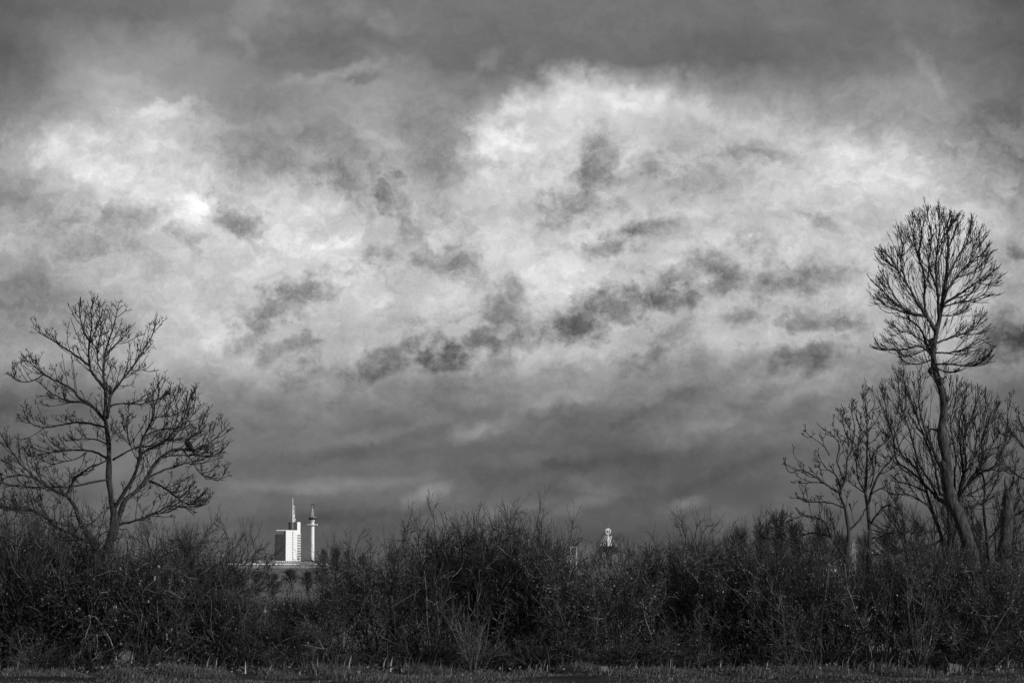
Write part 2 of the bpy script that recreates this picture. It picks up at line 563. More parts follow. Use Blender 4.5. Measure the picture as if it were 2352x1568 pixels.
    def background(lum, clear):
        v = math_('POWER', math_('MAXIMUM', lum, 0.02), 2.2)
        v = math_('MULTIPLY_ADD', v, 9.7, clear)
        cc = N('ShaderNodeCombineXYZ')
        for i in range(3): nt.links.new(v, cc.inputs[i])
        bg = N('ShaderNodeBackground')
        bg.inputs['Strength'].default_value = 0.1
        nt.links.new(cc.outputs[0], bg.inputs['Color'])
        return bg.outputs[0]

    def choose(x, edge, below, above):
        n = N('ShaderNodeMixShader')
        nt.links.new(math_('GREATER_THAN', x, edge), n.inputs[0])
        nt.links.new(below, n.inputs[1]); nt.links.new(above, n.inputs[2])
        return n.outputs[0]

    # the sky is worked out piece by piece (the pieces meet seamlessly), one node group each
    SOCK = ('azimuth', 'elevation', 'column', 'ragged', 'body', 'texture', 'clear')

    def piece(name, fill, extra=()):
        g = bpy.data.node_groups.new(name, 'ShaderNodeTree')
        for q in SOCK: g.interface.new_socket(q, in_out='INPUT', socket_type='NodeSocketFloat')
        g.interface.new_socket('sky', in_out='OUTPUT', socket_type='NodeSocketShader')
        cur[0] = g
        gi, go = N('NodeGroupInput'), N('NodeGroupOutput')
        g.links.new(fill(*[gi.outputs[q] for q in SOCK]), go.inputs['sky'])
        cur[0] = w.node_tree
        n = N('ShaderNodeGroup'); n.node_tree = g
        for q, v in zip(SOCK, (azw, elw, u, ragged, body, texture, clear, *extra)): nt.links.new(v, n.inputs[q])
        return n.outputs['sky']

    bands = [el_of(y) for y in (1000, 830, 700, 560, 400, 230)]
    edges_e = [-99] + bands + [99]
    cuts = [az_of(x, 700) for x in (590, 1176, 1764)]
    inside = None
    for k in range(len(edges_e) - 1):
        lo, hi = edges_e[k], edges_e[k + 1]
        ea = [-99] + cuts + [99]
        row = None
        for j in range(4):
            def fill(a_, e_, c_, rg, bd, tx, cl):
                return background(math_('ADD', add_clouds(deck(lo, hi, c_, e_), a_, e_, rg, bd, lo, hi, ea[j], ea[j + 1]), tx), cl)
            t = piece('cloud_piece', fill)
            row = t if row is None else choose(azw, ea[j], row, t)
        inside = row if inside is None else choose(elw, lo, inside, row)

    # beyond the part of the sky in the photo: the same broken cloud, unplaced
    rest = noise(3.2, 8, 0.6, (2, 9, 4), (1, 1, 2.0))
    restv = maprange(rest.outputs['Fac'], 0.32, 0.70, 0.36, 0.74, False)
    side = maprange(math_('ABSOLUTE', az), 14.0, 26.0, 0.0, 1.0)
    high = maprange(el, 15.5, 26.0, 0.0, 1.0)
    out = math_('MAXIMUM', side, high)
    SOCK = SOCK + ('rest', 'out')

    def fill_border(a_, e_, c_, rg, bd, tx, cl, rv, ou):
        mixn = N('ShaderNodeMix'); mixn.data_type = 'FLOAT'
        nt.links.new(ou, mixn.inputs[0]); nt.links.new(math_('ADD', deck(-99, 99, c_, e_), tx), mixn.inputs[2]); nt.links.new(rv, mixn.inputs[3])
        return background(mixn.outputs[0], cl)
    border = piece('cloud_border', fill_border, (restv, out))
    final = choose(out, 1e-5, inside, choose(out, 0.9999, border, background(restv, clear)))
    wo = N('ShaderNodeOutputWorld')
    nt.links.new(final, wo.inputs['Surface'])
    w.cycles.sampling_method = 'MANUAL'
    w.cycles.sample_map_resolution = 512


SUN_EL = R(13)
SUN_AZ = R(52)           # to the right of straight behind the camera
SUN_V = (math.sin(SUN_AZ) * math.cos(SUN_EL), -math.cos(SUN_AZ) * math.cos(SUN_EL), math.sin(SUN_EL))
sl = bpy.data.lights.new('sun', 'SUN')
sl.energy = 3.2
sl.angle = R(0.5)
sl.color = (1.0, 0.995, 0.985)
so = bpy.data.objects.new('sun', sl)
COL.objects.link(so)
so.rotation_euler = (-Vector(SUN_V)).to_track_quat('-Z', 'Y').to_euler()
so.location = (60, -60, 60)
build_world()

scene.view_settings.view_transform = 'Standard'
scene.view_settings.look = 'None'
scene.view_settings.exposure = 0
scene.view_settings.gamma = 1

# ------------------------------------------------------------------ ground
def build_ground():
    m, nt, b = new_mat('ground')
    N = nt.nodes.new
    g = N('ShaderNodeNewGeometry')
    sp = N('ShaderNodeSeparateXYZ'); nt.links.new(g.outputs['Position'], sp.inputs[0])
    n1 = N('ShaderNodeTexNoise'); n1.inputs['Scale'].default_value = 0.6; n1.inputs['Detail'].default_value = 8
    n2 = N('ShaderNodeTexNoise'); n2.inputs['Scale'].default_value = 0.012; n2.inputs['Detail'].default_value = 6
    mp = N('ShaderNodeMapping'); mp.inputs['Scale'].default_value = (0.35, 1, 1)
    nt.links.new(g.outputs['Position'], mp.inputs[0])
    nt.links.new(g.outputs['Position'], n1.inputs['Vector']); nt.links.new(mp.outputs[0], n2.inputs['Vector'])
    mr = N('ShaderNodeMapRange'); nt.links.new(sp.outputs[1], mr.inputs[0])
    for i, q in enumerate((47, 52, 0, 1)): mr.inputs[i + 1].default_value = q
    r1 = N('ShaderNodeValToRGB')
    for e, p, c in zip(r1.color_ramp.elements, (0.3, 0.75), (0.02, 0.06)): e.position = p; e.color = (c, c, c, 1)
    r2 = N('ShaderNodeValToRGB')
    for e, p, c in zip(r2.color_ramp.elements, (0.35, 0.68), (0.16, 0.28)): e.position = p; e.color = (c, c, c, 1)
    nt.links.new(n1.outputs['Fac'], r1.inputs[0]); nt.links.new(n2.outputs['Fac'], r2.inputs[0])
    mx = N('ShaderNodeMix'); mx.data_type = 'RGBA'
    nt.links.new(mr.outputs[0], mx.inputs[0]); nt.links.new(r1.outputs[0], mx.inputs[6]); nt.links.new(r2.outputs[0], mx.inputs[7])
    nt.links.new(mx.outputs[2], b.inputs['Base Color'])
    b.inputs['Roughness'].default_value = 1.0
    b.inputs['Specular IOR Level'].default_value = 0.0
    xs = [-20000, -4000, -800, -150] + list(np.linspace(-40, 40, 81)) + [150, 800, 4000, 20000]
    ys = [-3000, -200, 0, 15] + list(np.linspace(28, 60, 65)) + [80, 150, 400, 1500, 6000, 25000]
    v, f = [], []
    r = np.random.default_rng(3)
    for y in ys:
        for x in xs:
            z = 0.0
            if 30 < y < 55 and abs(x) < 35:
                z = 0.03 * math.sin(x * 1.7 + y * 0.6) + 0.03 * math.sin(x * 0.63 - y * 1.1) + r.normal(0, 0.012)
            v.append((x, y, z))
    nx = len(xs)
    for j in range(len(ys) - 1):
        for i in range(nx - 1):
            a = j * nx + i
            f.append((a, a + 1, a + nx + 1, a + nx))
    o = link_mesh('ground', v, np.array(f), m, None, True)
    tag(o, kind='structure')


build_ground()


def gz(x, y):
    return 0.03 * math.sin(x * 1.7 + y * 0.6) + 0.03 * math.sin(x * 0.63 - y * 1.1) if 30 < y < 55 and abs(x) < 35 else 0.0


def blades(n, xr, yr, h0, h1, w, lean, r, hump=None):
    x = r.uniform(*xr, n); y = r.uniform(*yr, n)
    z = 0.03 * np.sin(x * 1.7 + y * 0.6) + 0.03 * np.sin(x * 0.63 - y * 1.1) - 0.01
    clump = 0.5 + 0.5 * np.sin(x * 2.3 + 1.3 * np.sin(y * 2.1)) * np.sin(x * 0.9 + y * 1.7 + 1.0)
    h = r.uniform(h0, h1, n) * (0.45 + 0.8 * clump)
    if hump is not None: h = h * hump(x, y)
    a = r.uniform(0, 2 * np.pi, n)
    ln = r.uniform(0.1, lean, n) * h
    dx, dy = np.cos(a) * ln + 0.25 * h, np.sin(a) * ln
    wx, wy = -np.sin(a) * w, np.cos(a) * w
    p0 = np.stack([x - wx, y - wy, z], 1); p1 = np.stack([x + wx, y + wy, z], 1)
    q0 = np.stack([x - wx * .7 + dx * .4, y - wy * .7 + dy * .4, z + h * .65], 1); q1 = np.stack([x + wx * .7 + dx * .4, y + wy * .7 + dy * .4, z + h * .65], 1)
    t0 = np.stack([x + dx - wx * .08, y + dy - wy * .08, z + h], 1); t1 = np.stack([x + dx + wx * .08, y + dy + wy * .08, z + h], 1)
    v = np.stack([p0, p1, q0, q1, t0, t1], 1).reshape(-1, 3)
    b = (np.arange(n) * 6)[:, None]
    f = np.concatenate([b + np.array([[0, 1, 3, 2]]), b + np.array([[2, 3, 5, 4]])])
    return v, f


r_ = np.random.default_rng(11)
va, fa = blades(46000, (-9.8, 9.8), (33.4, 39.6), 0.02, 0.06, 0.006, 0.9, r_)
vb, fb_ = blades(60000, (-10.2, 10.2), (39.2, 41.6), 0.02, 0.15, 0.006, 1.2, r_, lambda x, y: np.clip(0.75 + 0.5 * np.sin(x * 1.1 + 0.7) * np.sin(x * 3.7 + y) + 0.35 * np.sin(x * 7.3 + 2 * y), 0.1, 2))
tag(link_mesh('grass', np.concatenate([va, vb]), np.concatenate([fa, fb_ + len(va)]), 'grass'), kind='stuff')
vc, fc = blades(1500, (-10.8, 10.8), (41.3, 43.2), 0.12, 0.6, 0.004, 1.2, r_)
vw, fw = blades(700, (-10.5, 10.5), (40.6, 41.7), 0.12, 0.34, 0.012, 1.3, r_)
tag(link_mesh('weeds', vw, fw, 'ivy'), 'dark weeds spreading from the hedge foot into the grass', None, None, 'stuff')
tag(link_mesh('dry_stalks', vc, fc, 'dry'), 'thin dry grass stalks along the foot of the hedge', None, None, 'stuff')
k = 5200
lx = r_.uniform(-10.5, 10.5, k); ly = 40.3 + 4 * r_.uniform(0, 1, k) ** 1.3
lz = 0.03 * np.sin(lx * 1.7 + ly * 0.6) + 0.03 * np.sin(lx * 0.63 - ly * 1.1) + r_.uniform(0.01, 0.10, k)
vl, fl = leaves_mesh(np.stack([lx, ly, lz], 1), 0.03, r_)
tag(link_mesh('leaf_litter', vl, fl, 'dry'), 'pale fallen leaves along the foot of the hedge', None, None, 'stuff')


# ------------------------------------------------------------------ traced trees
def c1(x, y): return (x / 2.613) * 0.91875, (700 + y / 2.613) * 0.91875
def c2(x, y): return (x / 3.093) * 0.91875, (1200 + y / 3.093) * 0.91875
def ta(x, y): return (1900 + x / 2.412) * 0.91875, (500 + y / 2.412) * 0.91875
def tb(x, y): return (1900 + x / 2.815) * 0.91875, (1150 + y / 2.815) * 0.91875


def px(fn, s):
    q = [float(t) for t in s.replace(',', ' ').split()]
    return [fn(q[i], q[i + 1]) for i in range(0, len(q), 2)]


def spline(p, n):
    p = np.array(p, float)
    q = np.concatenate([[2 * p[0] - p[1]], p, [2 * p[-1] - p[-2]]])
    d = np.concatenate([[0], np.cumsum(np.linalg.norm(np.diff(p, axis=0), axis=1))])
    out = []
    for t in np.linspace(0, d[-1], n):
        i = min(np.searchsorted(d, t, side='right') - 1, len(p) - 2)
        f = (t - d[i]) / max(d[i + 1] - d[i], 1e-9)
        a, b, c, e = q[i], q[i + 1], q[i + 2], q[i + 3]
        out.append(0.5 * ((2 * b) + (c - a) * f + (2 * a - 5 * b + 4 * c - e) * f * f + (3 * b - a - 3 * c + e) * f ** 3))
    return np.array(out)


def limbs3d(limbs, D, r, n=34, depth=0.55):
    """limbs: (pixels, r0, r1). Roots join the nearest earlier limb; each limb leans out of the picture plane by its own slope."""
    pts, rad, known = [], [], []
    for i, (p, r0, r1) in enumerate(limbs):
        q = spline(p, n)
        if i == 0 or not known:
            d0, slope = D, r.uniform(-0.05, 0.05)
        else:
            kk = np.concatenate(known)
            j = np.argmin(np.linalg.norm(kk[:, :2] - q[0], axis=1))
            near = np.linalg.norm(kk[j, :2] - q[0]) < 25
            d0 = kk[j, 2] if near else D + r.uniform(-0.3, 0.3)
            slope = r.uniform(0.15, depth) * r.choice([-1, 1])
        s = np.concatenate([[0], np.cumsum(np.linalg.norm(np.diff(q, axis=0), axis=1))]) / F * D
        dep = d0 + slope * s + 0.03 * np.sin(s * 4 + i)
        w = np.array([P(a, b, dd) for (a, b), dd in zip(q, dep)])
        w[1:-1] += r.normal(0, 0.004, (n - 2, 3))
        pts.append(w)
        t = np.linspace(0, 1, n)
        lump = 1 + 0.07 * np.sin(s * 9 + i) + r.normal(0, 0.05, n)
        rad.append((r0 + (r1 - r0) * t ** 0.8) * lump)
        known.append(np.column_stack([q, dep]))
    return np.array(pts), np.array(rad)


def lateral(pts, spacing, t0, r, maxk=60):
    """evenly spread side-shoot spots on limbs of different lengths"""
    L = np.sum(np.linalg.norm(np.diff(pts, axis=1), axis=2), axis=1)
    pi, t = [], []
    for i, l in enumerate(L):
        k = int(min(maxk, max(1, l * (1 - t0) / spacing)))
        tt = t0 + (1 - t0) * (np.arange(k) + r.uniform(0.2, 0.8, k)) / k
        tt = np.repeat(tt, 2)
        pi += [i] * (2 * k); t += list(tt)
    return np.array(pi), np.array(t), L


def make_tree(name, label, cat, limbs, D, base_px, seed, trunk_n, spacing=0.2, l1=(0.2, 0.6), l2=(0.08, 0.25), k2=4, l3=(0.04, 0.09), k3=2,
              up=1.1, ang=(0.55, 1.0), twr=(0.0062, 0.0044, 0.0036), bark='bark', group=None, depth=0.55, t0=0.2, skip=0.15, bud=0.0052, tipmax=0.14, twig='twig', wig=0.07, knots=0):
    r = np.random.default_rng(seed)
    base = P(base_px[0], base_px[1], D)
    base[2] = gz(base[0], base[1])
    root = empty(name, base, 0, label, cat, group)
    pts, rad = limbs3d(limbs, D, r, depth=depth)
    tr = Tubes()
    for i in range(trunk_n): tr.add(pts[i:i + 1], rad[i:i + 1], 10)
    if len(pts) > trunk_n: tr.add(pts[trunk_n:], rad[trunk_n:], 6)
    tr.build('trunk', bark, root, base)
    cr = Tubes()
    pi, t, L = lateral(pts, spacing, t0, r)
    keep = r.uniform(0, 1, len(pi)) > skip
    keep &= ~((pi < trunk_n) & (t < 0.45))
    pi, t = pi[keep], t[keep]
    st, tan = at(pts, pi, t)
    lim = np.clip(L[pi] * (1.08 - t), 0.12, 1.0)
    ln = r.uniform(*l1, len(pi)) * np.clip(lim * 1.6, 0.35, 1.0)
    ln = np.minimum(ln, tipmax * r.uniform(0.4, 2.0, len(pi)) + 0.75 * (1 - t) * L[pi])
    d = side_dirs(tan, r.uniform(*ang, len(pi)), r, opp=True)
    d[:, 2] = np.where(d[:, 2] < -0.2, d[:, 2] * 0.4, d[:, 2])
    p1, r1 = grow(st, d, ln, twr[0], twr[1], 7, up, wig, r)
    cr.add(p1, r1, 4)
    # each limb runs out in a tip shoot
    tipd = norm(pts[:, -1] - pts[:, -3])
    p1b, r1b = grow(pts[:, -1], tipd, r.uniform(0.05, 0.18, len(pts)), rad[:, -1], twr[1], 7, up * 0.6, 0.05, r)
    cr.add(p1b, r1b, 4)
    p1 = np.concatenate([p1, p1b])
    pi, t = kids(p1, k2, 0.22, 0.97, r, True)
    l1all = np.linalg.norm(p1[:, -1] - p1[:, 0], axis=1)
    keep = r.uniform(0, 1, len(pi)) < np.clip(l1all[pi] / 0.5, 0.12, 1 - skip)
    pi, t = pi[keep], t[keep]
    st, tan = at(p1, pi, t)
    d = side_dirs(tan, r.uniform(ang[0], ang[1], len(pi)), r, opp=True)
    l1n = np.linalg.norm(p1[:, -1] - p1[:, 0], axis=1)[pi]
    p2, r2 = grow(st, d, np.minimum(r.uniform(*l2, len(pi)), 0.04 + 0.75 * l1n * (1.1 - t)), twr[1], twr[2], 5, up * 0.9, wig, r, bud)
    cr.add(p2, r2, 3)
    if k3:
        pi, t = kids(p2, k3, 0.35, 0.95, r, True)
        st, tan = at(p2, pi, t)
        d = side_dirs(tan, r.uniform(0.5, 0.9, len(pi)), r, opp=True)
        p3, r3 = grow(st, d, r.uniform(*l3, len(pi)), twr[2], twr[2] * 0.9, 3, up, 0.06, r, bud)
        cr.add(p3, r3, 3)
    if knots:
        for kk in range(knots):
            p, tn = at(pts[:1], np.array([0]), np.array([r.uniform(0.1, 0.7)]))
            a_ = r.uniform(0, 6.28); rr_ = float(np.interp(0.4, [0, 1], [rad[0, 0], rad[0, -1]]))
            q = p[0] + np.array([math.cos(a_), math.sin(a_) * 0.8, 0]) * rr_ * 0.75 - base
            kb = MB(); kb.ball(q, r.uniform(0.03, 0.065), 8, 6, (1, 1, 1.3))
            if kk % 2: kb.bar(q, q + np.array([math.cos(a_) * r.uniform(0.06, 0.16), math.sin(a_) * 0.08, r.uniform(0.0, 0.12)]), 0.016, 6)
            kb.build('knot', bark, root, True)
    cr.build('crown', twig, root, base)
    return root, pts


D_L = 43.5
left_limbs = [
    (px(c1, "690 1830 715 1700 745 1568 730 1450 712 1300 712 1150 706 1020 688 920 690 800 688 720 676 640 680 540 695 440 730 340 755 240 770 180"), 0.082, 0.008),
    (px(c1, "640 1780 560 1640 520 1568 490 1480 440 1410 445 1385 470 1330 500 1280 550 1250 600 1212 660 1195"), 0.062, 0.010),
    (px(c1, "735 1700 770 1568 820 1440 900 1370 960 1290 1000 1210 1060 1150 1130 1110 1230 1106 1310 1100 1400 1040 1450 990 1490 945"), 0.062, 0.007),
    (px(c1, "745 1490 830 1360 880 1270 905 1190 930 1130 1000 1090 1080 1050 1140 980 1200 900 1225 820 1270 730"), 0.042, 0.007),
    (px(c1, "700 900 715 800 730 740 790 660 850 590 930 470 990 370 1015 275"), 0.035, 0.007),
    (px(c1, "690 720 660 680 600 600 580 520 585 400 600 300 595 200 605 130"), 0.03, 0.007),
    (px(c1, "585 560 500 495 400 430 340 390 270 350 245 300"), 0.022, 0.007),
    (px(c1, "583 400 545 330 520 220 523 130"), 0.016, 0.007),
    (px(c1, "682 910 600 820 520 770 470 710 370 660 280 610 220 560 165 510"), 0.035, 0.008),
    (px(c1, "280 620 220 655 150 665 100 640 82 580"), 0.014, 0.007),
    (px(c1, "610 830 540 800 440 790 340 740 270 680"), 0.018, 0.007),
    (px(c1, "690 960 600 940 500 930 400 945 310 962 230 950 180 910 157 855"), 0.022, 0.007),
    (px(c1, "705 1075 640 1045 560 1035 500 1042 440 1050"), 0.014, 0.006),
    (px(c1, "705 1170 640 1130 560 1110 480 1110 400 1115 300 1130 200 1150 150 1090"), 0.022, 0.007),
    (px(c1, "560 1130 500 1165 420 1185 340 1200 270 1170"), 0.012, 0.006),
    (px(c1, "440 1405 350 1370 270 1320 230 1290 150 1220 100 1150 50 1080 15 1020"), 0.035, 0.008),
    (px(c1, "230 1290 120 1275 40 1290 -40 1330"), 0.018, 0.008),
    (px(c1, "715 1300 600 1320 480 1345 360 1350 200 1350 60 1335 -30 1320"), 0.022, 0.008),
    (px(c1, "480 1600 400 1590 320 1560 260 1520 200 1495 100 1480 0 1490"), 0.03, 0.010),
    (px(c1, "915 1160 925 1050 960 980 1000 900 1010 820 1040 740 1030 660"), 0.024, 0.007),
    (px(c1, "735 1175 830 1120 900 1090 1000 1080 1080 1045 1200 1040 1260 1020 1310 960 1345 880"), 0.020, 0.007),
    (px(c1, "697 845 740 815 820 805 920 810 980 790 1050 770 1090 735"), 0.020, 0.007),
    (px(c1, "945 1020 1000 990 1090 970 1160 965 1250 890 1275 770"), 0.018, 0.007),
    (px(c1, "970 1290 1060 1245 1150 1215 1230 1190 1320 1170 1420 1130 1465 1100"), 0.024, 0.007),
    (px(c1, "1060 1150 1150 1145 1250 1145 1350 1150 1410 1150"), 0.014, 0.006),
    (px(c1, "1200 1110 1260 1190 1290 1240 1340 1280 1410 1305 1450 1285 1470 1250"), 0.013, 0.006),
    (px(c1, "970 1310 1060 1350 1130 1400 1200 1450 1270 1460 1330 1390"), 0.022, 0.007),
    (px(c2, "905 348 1050 310 1170 265 1300 200 1400 130 1470 60"), 0.028, 0.008),
    (px(c2, "1160 0 1280 60 1380 140 1440 180 1500 170 1560 110"), 0.016, 0.007),
    (px(c2, "1130 270 1250 250 1350 200 1440 210 1560 190 1600 150"), 0.016, 0.007),
    (px(c2, "640 380 720 320 800 240 840 200"), 0.014, 0.006),
    (px(c2, "640 460 520 400 420 350 330 265 240 235 120 225 0 210"), 0.030, 0.010),
    (px(c1, "690 500 740 440 800 380 840 310"), 0.012, 0.006),
    (px(c1, "690 620 640 540 640 420 660 330 648 190"), 0.014, 0.006),
    (px(c1, "905 1190 840 1050 830 940 840 850"), 0.012, 0.006),
    (px(c1, "720 940 745 1000 800 980 815 940"), 0.008, 0.005),
    (px(c1, "1000 900 1080 880 1110 810 1110 740"), 0.010, 0.006),
    (px(c1, "1140 980 1160 860 1150 790 1165 710"), 0.010, 0.006),
]
left_tree, _lp = make_tree('bare_ash_tree', 'tall spreading bare tree with forked trunk and a small dark bird on it', 'tree', left_limbs, D_L, c1(690, 1830), 21, 2,
                           spacing=0.125, l1=(0.22, 0.75), l2=(0.06, 0.26), k2=4, up=0.95, ang=(0.45, 0.95), tipmax=0.08, twr=(0.0074, 0.0050, 0.0042), bud=0.0062)

# tall tree at the right: long clean trunk, ovoid crown
D_T = 43.0
tall = [
    (px(tb, "1530 1000 1510 850 1500 760 1480 640 1440 500 1400 380 1350 300 1325 200 1318 100 1318 0") + px(ta, "1095 1400 1112 1250 1092 1130 1062 1050 1046 950 1055 850 1066 790 1085 700 1100 600 1120 480 1135 300 1130 150 1150 70"), 0.155, 0.008),
    (px(ta, "1080 720 1070 550 1060 400 1080 200 1080 45"), 0.035, 0.007),
    (px(ta, "1065 795 1030 740 1000 700 930 690 860 650 790 600 730 540 680 490"), 0.045, 0.007),
    (px(ta, "1003 705 990 600 990 450 960 350 975 200 955 80"), 0.03, 0.007),
    (px(ta, "1020 730 940 600 880 500 830 420 780 340 722 300"), 0.03, 0.007),
    (px(ta, "965 370 930 250 920 80"), 0.016, 0.007),
    (px(ta, "1040 940 1000 860 970 780 900 720 840 700"), 0.035, 0.007),
    (px(ta, "1035 930 960 880 880 900 800 900 740 900 700 850"), 0.022, 0.007),
    (px(ta, "1046 960 950 990 880 980 850 960"), 0.014, 0.006),
    (px(ta, "1000 860 900 800 850 790 780 740"), 0.016, 0.006),
    (px(ta, "930 690 820 660 740 620 680 580"), 0.016, 0.006),
    (px(ta, "1090 640 1150 600 1230 550 1300 500 1380 450 1430 410"), 0.03, 0.007),
    (px(ta, "1095 650 1180 620 1280 600 1350 575 1420 575"), 0.018, 0.006),
    (px(ta, "1098 600 1180 470 1260 380 1330 330 1385 270"), 0.028, 0.007),
    (px(ta, "1120 480 1200 330 1250 250 1275 110"), 0.024, 0.007),
    (px(ta, "1260 380 1290 280 1330 185"), 0.014, 0.006),
    (px(ta, "1068 860 1150 830 1240 800 1300 760 1360 680"), 0.022, 0.006),
    (px(ta, "1058 920 1150 920 1250 890 1320 840 1365 860"), 0.02, 0.006),
    (px(ta, "1050 990 1150 990 1270 1000 1350 960 1395 910"), 0.018, 0.006),
    (px(ta, "1052 1005 1130 1040 1200 1030"), 0.012, 0.006),
    (px(ta, "880 500 850 380 860 270 830 165"), 0.016, 0.006),
    (px(ta, "1070 550 1020 400 1030 220 1000 40"), 0.018, 0.006),
    (px(ta, "1130 300 1180 180 1225 95"), 0.014, 0.006),
    (px(ta, "1078 260 1150 160 1198 90"), 0.012, 0.006),
    (px(ta, "830 420 770 380 730 350"), 0.012, 0.006),
    (px(ta, "860 650 800 560 760 480 725 430"), 0.014, 0.006),
    (px(ta, "1180 470 1290 430 1380 330"), 0.014, 0.006),
    (px(ta, "1085 700 1180 690 1260 640"), 0.012, 0.006),
    (px(ta, "1062 830 1000 900 900 940 830 930"), 0.012, 0.006),
    (px(ta, "1320 500 1380 510 1440 470"), 0.01, 0.006),
    (px(tb, "1390 370 1330 310 1280 285 1240 262"), 0.06, 0.035),
]
tall_tree, _ = make_tree('bare_pollard_tree', 'tallest bare tree, bent clean trunk carrying an egg shaped crown', 'tree', tall, D_T, tb(1530, 1000), 22, 1,
                         spacing=0.075, l1=(0.3, 0.9), l2=(0.14, 0.45), k2=5, k3=0, ang=(0.22, 0.62), up=0.7, t0=0.1, tipmax=0.05, wig=0.045, twr=(0.0058, 0.0042, 0.0034), bark='bark_pale', depth=0.6, knots=14)

# fan crowned tree behind it
D_F = 45.5
fan = [
    (px(tb, "1330 960 1315 800 1310 700 1290 600 1250 450 1200 330 1180 230 1120 100 1050 0") , 0.06, 0.012),
    (px(tb, "1335 800 1335 600 1330 340 1310 200 1270 50") + px(ta, "1000 1400 960 1250 970 1060"), 0.055, 0.007),
    (px(tb, "1340 720 1360 600 1385 450 1400 250 1430 100") + px(ta, "1200 1400 1220 1250 1240 1160"), 0.045, 0.007),
    (px(tb, "1250 265 1180 190 1100 110 1020 50 960 0") + px(ta, "800 1420 770 1330 740 1135"), 0.03, 0.006),
    (px(tb, "1250 262 1200 150 1120 30") + px(ta, "900 1380 850 1250 832 1070"), 0.03, 0.006),
    (px(tb, "1270 250 1240 100 1220 0") + px(ta, "960 1350 900 1180 850 1045"), 0.028, 0.006),
    (px(tb, "1380 300 1440 200 1500 100 1560 40") + px(ta, "1340 1420 1400 1320 1430 1250"), 0.03, 0.006),
    (px(tb, "1385 280 1420 130 1450 30") + px(ta, "1230 1420 1290 1280 1320 1165"), 0.028, 0.006),
    (px(tb, "1400 250 1480 150 1560 80 1650 40") + px(ta, "1480 1450 1500 1420"), 0.025, 0.006),
    (px(tb, "1370 200 1370 80 1380 0") + px(ta, "1150 1350 1180 1200 1185 1095"), 0.025, 0.006),
    (px(tb, "1400 260 1500 230 1600 160 1660 100"), 0.018, 0.006),
    (px(tb, "1200 330 1120 280 1040 240 960 240"), 0.018, 0.006),
    (px(tb, "1180 230 1080 180 1000 160 930 120"), 0.018, 0.006),
    (px(tb, "1380 330 1480 330 1560 280 1640 260"), 0.018, 0.006),
    (px(tb, "1430 100 1500 0") + px(ta, "1310 1400 1360 1260 1362 1165"), 0.018, 0.006),
    (px(tb, "1260 500 1180 500 1060 498 960 505 880 520 800 580"), 0.024, 0.010),
    (px(tb, "1280 560 1160 610 1050 630 950 650 860 655 780 675"), 0.03, 0.010),
    (px(tb, "950 650 900 700 850 760 800 790"), 0.014, 0.007),
    (px(tb, "1050 20 980 -60 940 -140") + px(ta, "880 1230 840 1150"), 0.014, 0.006),
]
fan_tree, _ = make_tree('fan_crowned_tree', 'multi stemmed bare tree fanning out behind the bent trunk of the tallest tree', 'tree', fan, D_F, tb(1330, 960), 23, 1,
                        spacing=0.10, l1=(0.3, 0.9), l2=(0.14, 0.42), k2=5, k3=0, ang=(0.22, 0.6), up=0.55, t0=0.12, tipmax=0.14, wig=0.045, depth=0.5)

# young tree with two stems
D_Y = 42.6
young = [
    (px(tb, "650 1050 645 960 635 860 620 780 602 690 615 600 625 500 610 400 598 335 560 230 590 160 608 90 612 0") + px(ta, "560 1470 510 1390 500 1280"), 0.05, 0.007),
    (px(tb, "748 960 752 830 765 700 770 600 770 470 756 330 742 230 750 100 752 0") + px(ta, "648 1400 640 1250 622 1170"), 0.055, 0.007),
    (px(tb, "626 495 700 420 742 345"), 0.022, 0.014),
    (px(tb, "770 460 830 370 880 325 940 330 1000 380"), 0.024, 0.007),
    (px(tb, "758 320 800 180 850 80 920 0") + px(ta, "830 1500 870 1420"), 0.03, 0.007),
    (px(tb, "770 250 850 200 920 230 1000 245"), 0.014, 0.006),
    (px(tb, "603 690 540 600 490 520 460 440 380 400 300 390 200 430"), 0.03, 0.007),
    (px(tb, "610 700 540 650 480 625 400 630 320 640 250 640"), 0.018, 0.006),
    (px(tb, "500 540 400 510 300 530 230 580 150 555 0 540"), 0.02, 0.006),
    (px(tb, "560 232 450 160 380 110 290 70 210 85 180 35"), 0.026, 0.007),
    (px(tb, "592 335 500 300 400 292 320 290 300 225"), 0.014, 0.006),
    (px(tb, "450 160 380 155 320 160 270 155"), 0.010, 0.006),
    (px(tb, "575 200 530 100 470 60 440 20 400 10"), 0.016, 0.006),
    (px(tb, "590 150 560 60 540 0") + px(ta, "480 1480 440 1420 370 1370"), 0.016, 0.006),
    (px(ta, "420 1540 380 1480 300 1420"), 0.010, 0.006),
    (px(ta, "560 1470 570 1380 552 1270"), 0.012, 0.006),
    (px(ta, "648 1400 700 1330 732 1270"), 0.012, 0.006),
    (px(ta, "643 1300 690 1240 690 1205"), 0.009, 0.006),
    (px(ta, "648 1430 590 1340 580 1250"), 0.010, 0.006),
    (px(tb, "742 230 690 130 680 0") + px(ta, "590 1480 600 1420"), 0.018, 0.006),
    (px(tb, "742 230 650 170 600 130"), 0.014, 0.006),
    (px(tb, "752 110 700 40 690 0"), 0.010, 0.006),
    (px(tb, "770 200 800 100 790 0") + px(ta, "700 1500 760 1440 770 1340"), 0.014, 0.006),
]
young_tree, _ = make_tree('young_ash_tree', 'slim young bare tree with two stems joined by a cross branch', 'tree', young, D_Y, tb(700, 1050), 24, 2,
                          spacing=0.18, l1=(0.2, 0.6), l2=(0.06, 0.24), k2=4, k3=2, twr=(0.0074, 0.0056, 0.005), bud=0.007, ang=(0.45, 0.85), up=0.85)

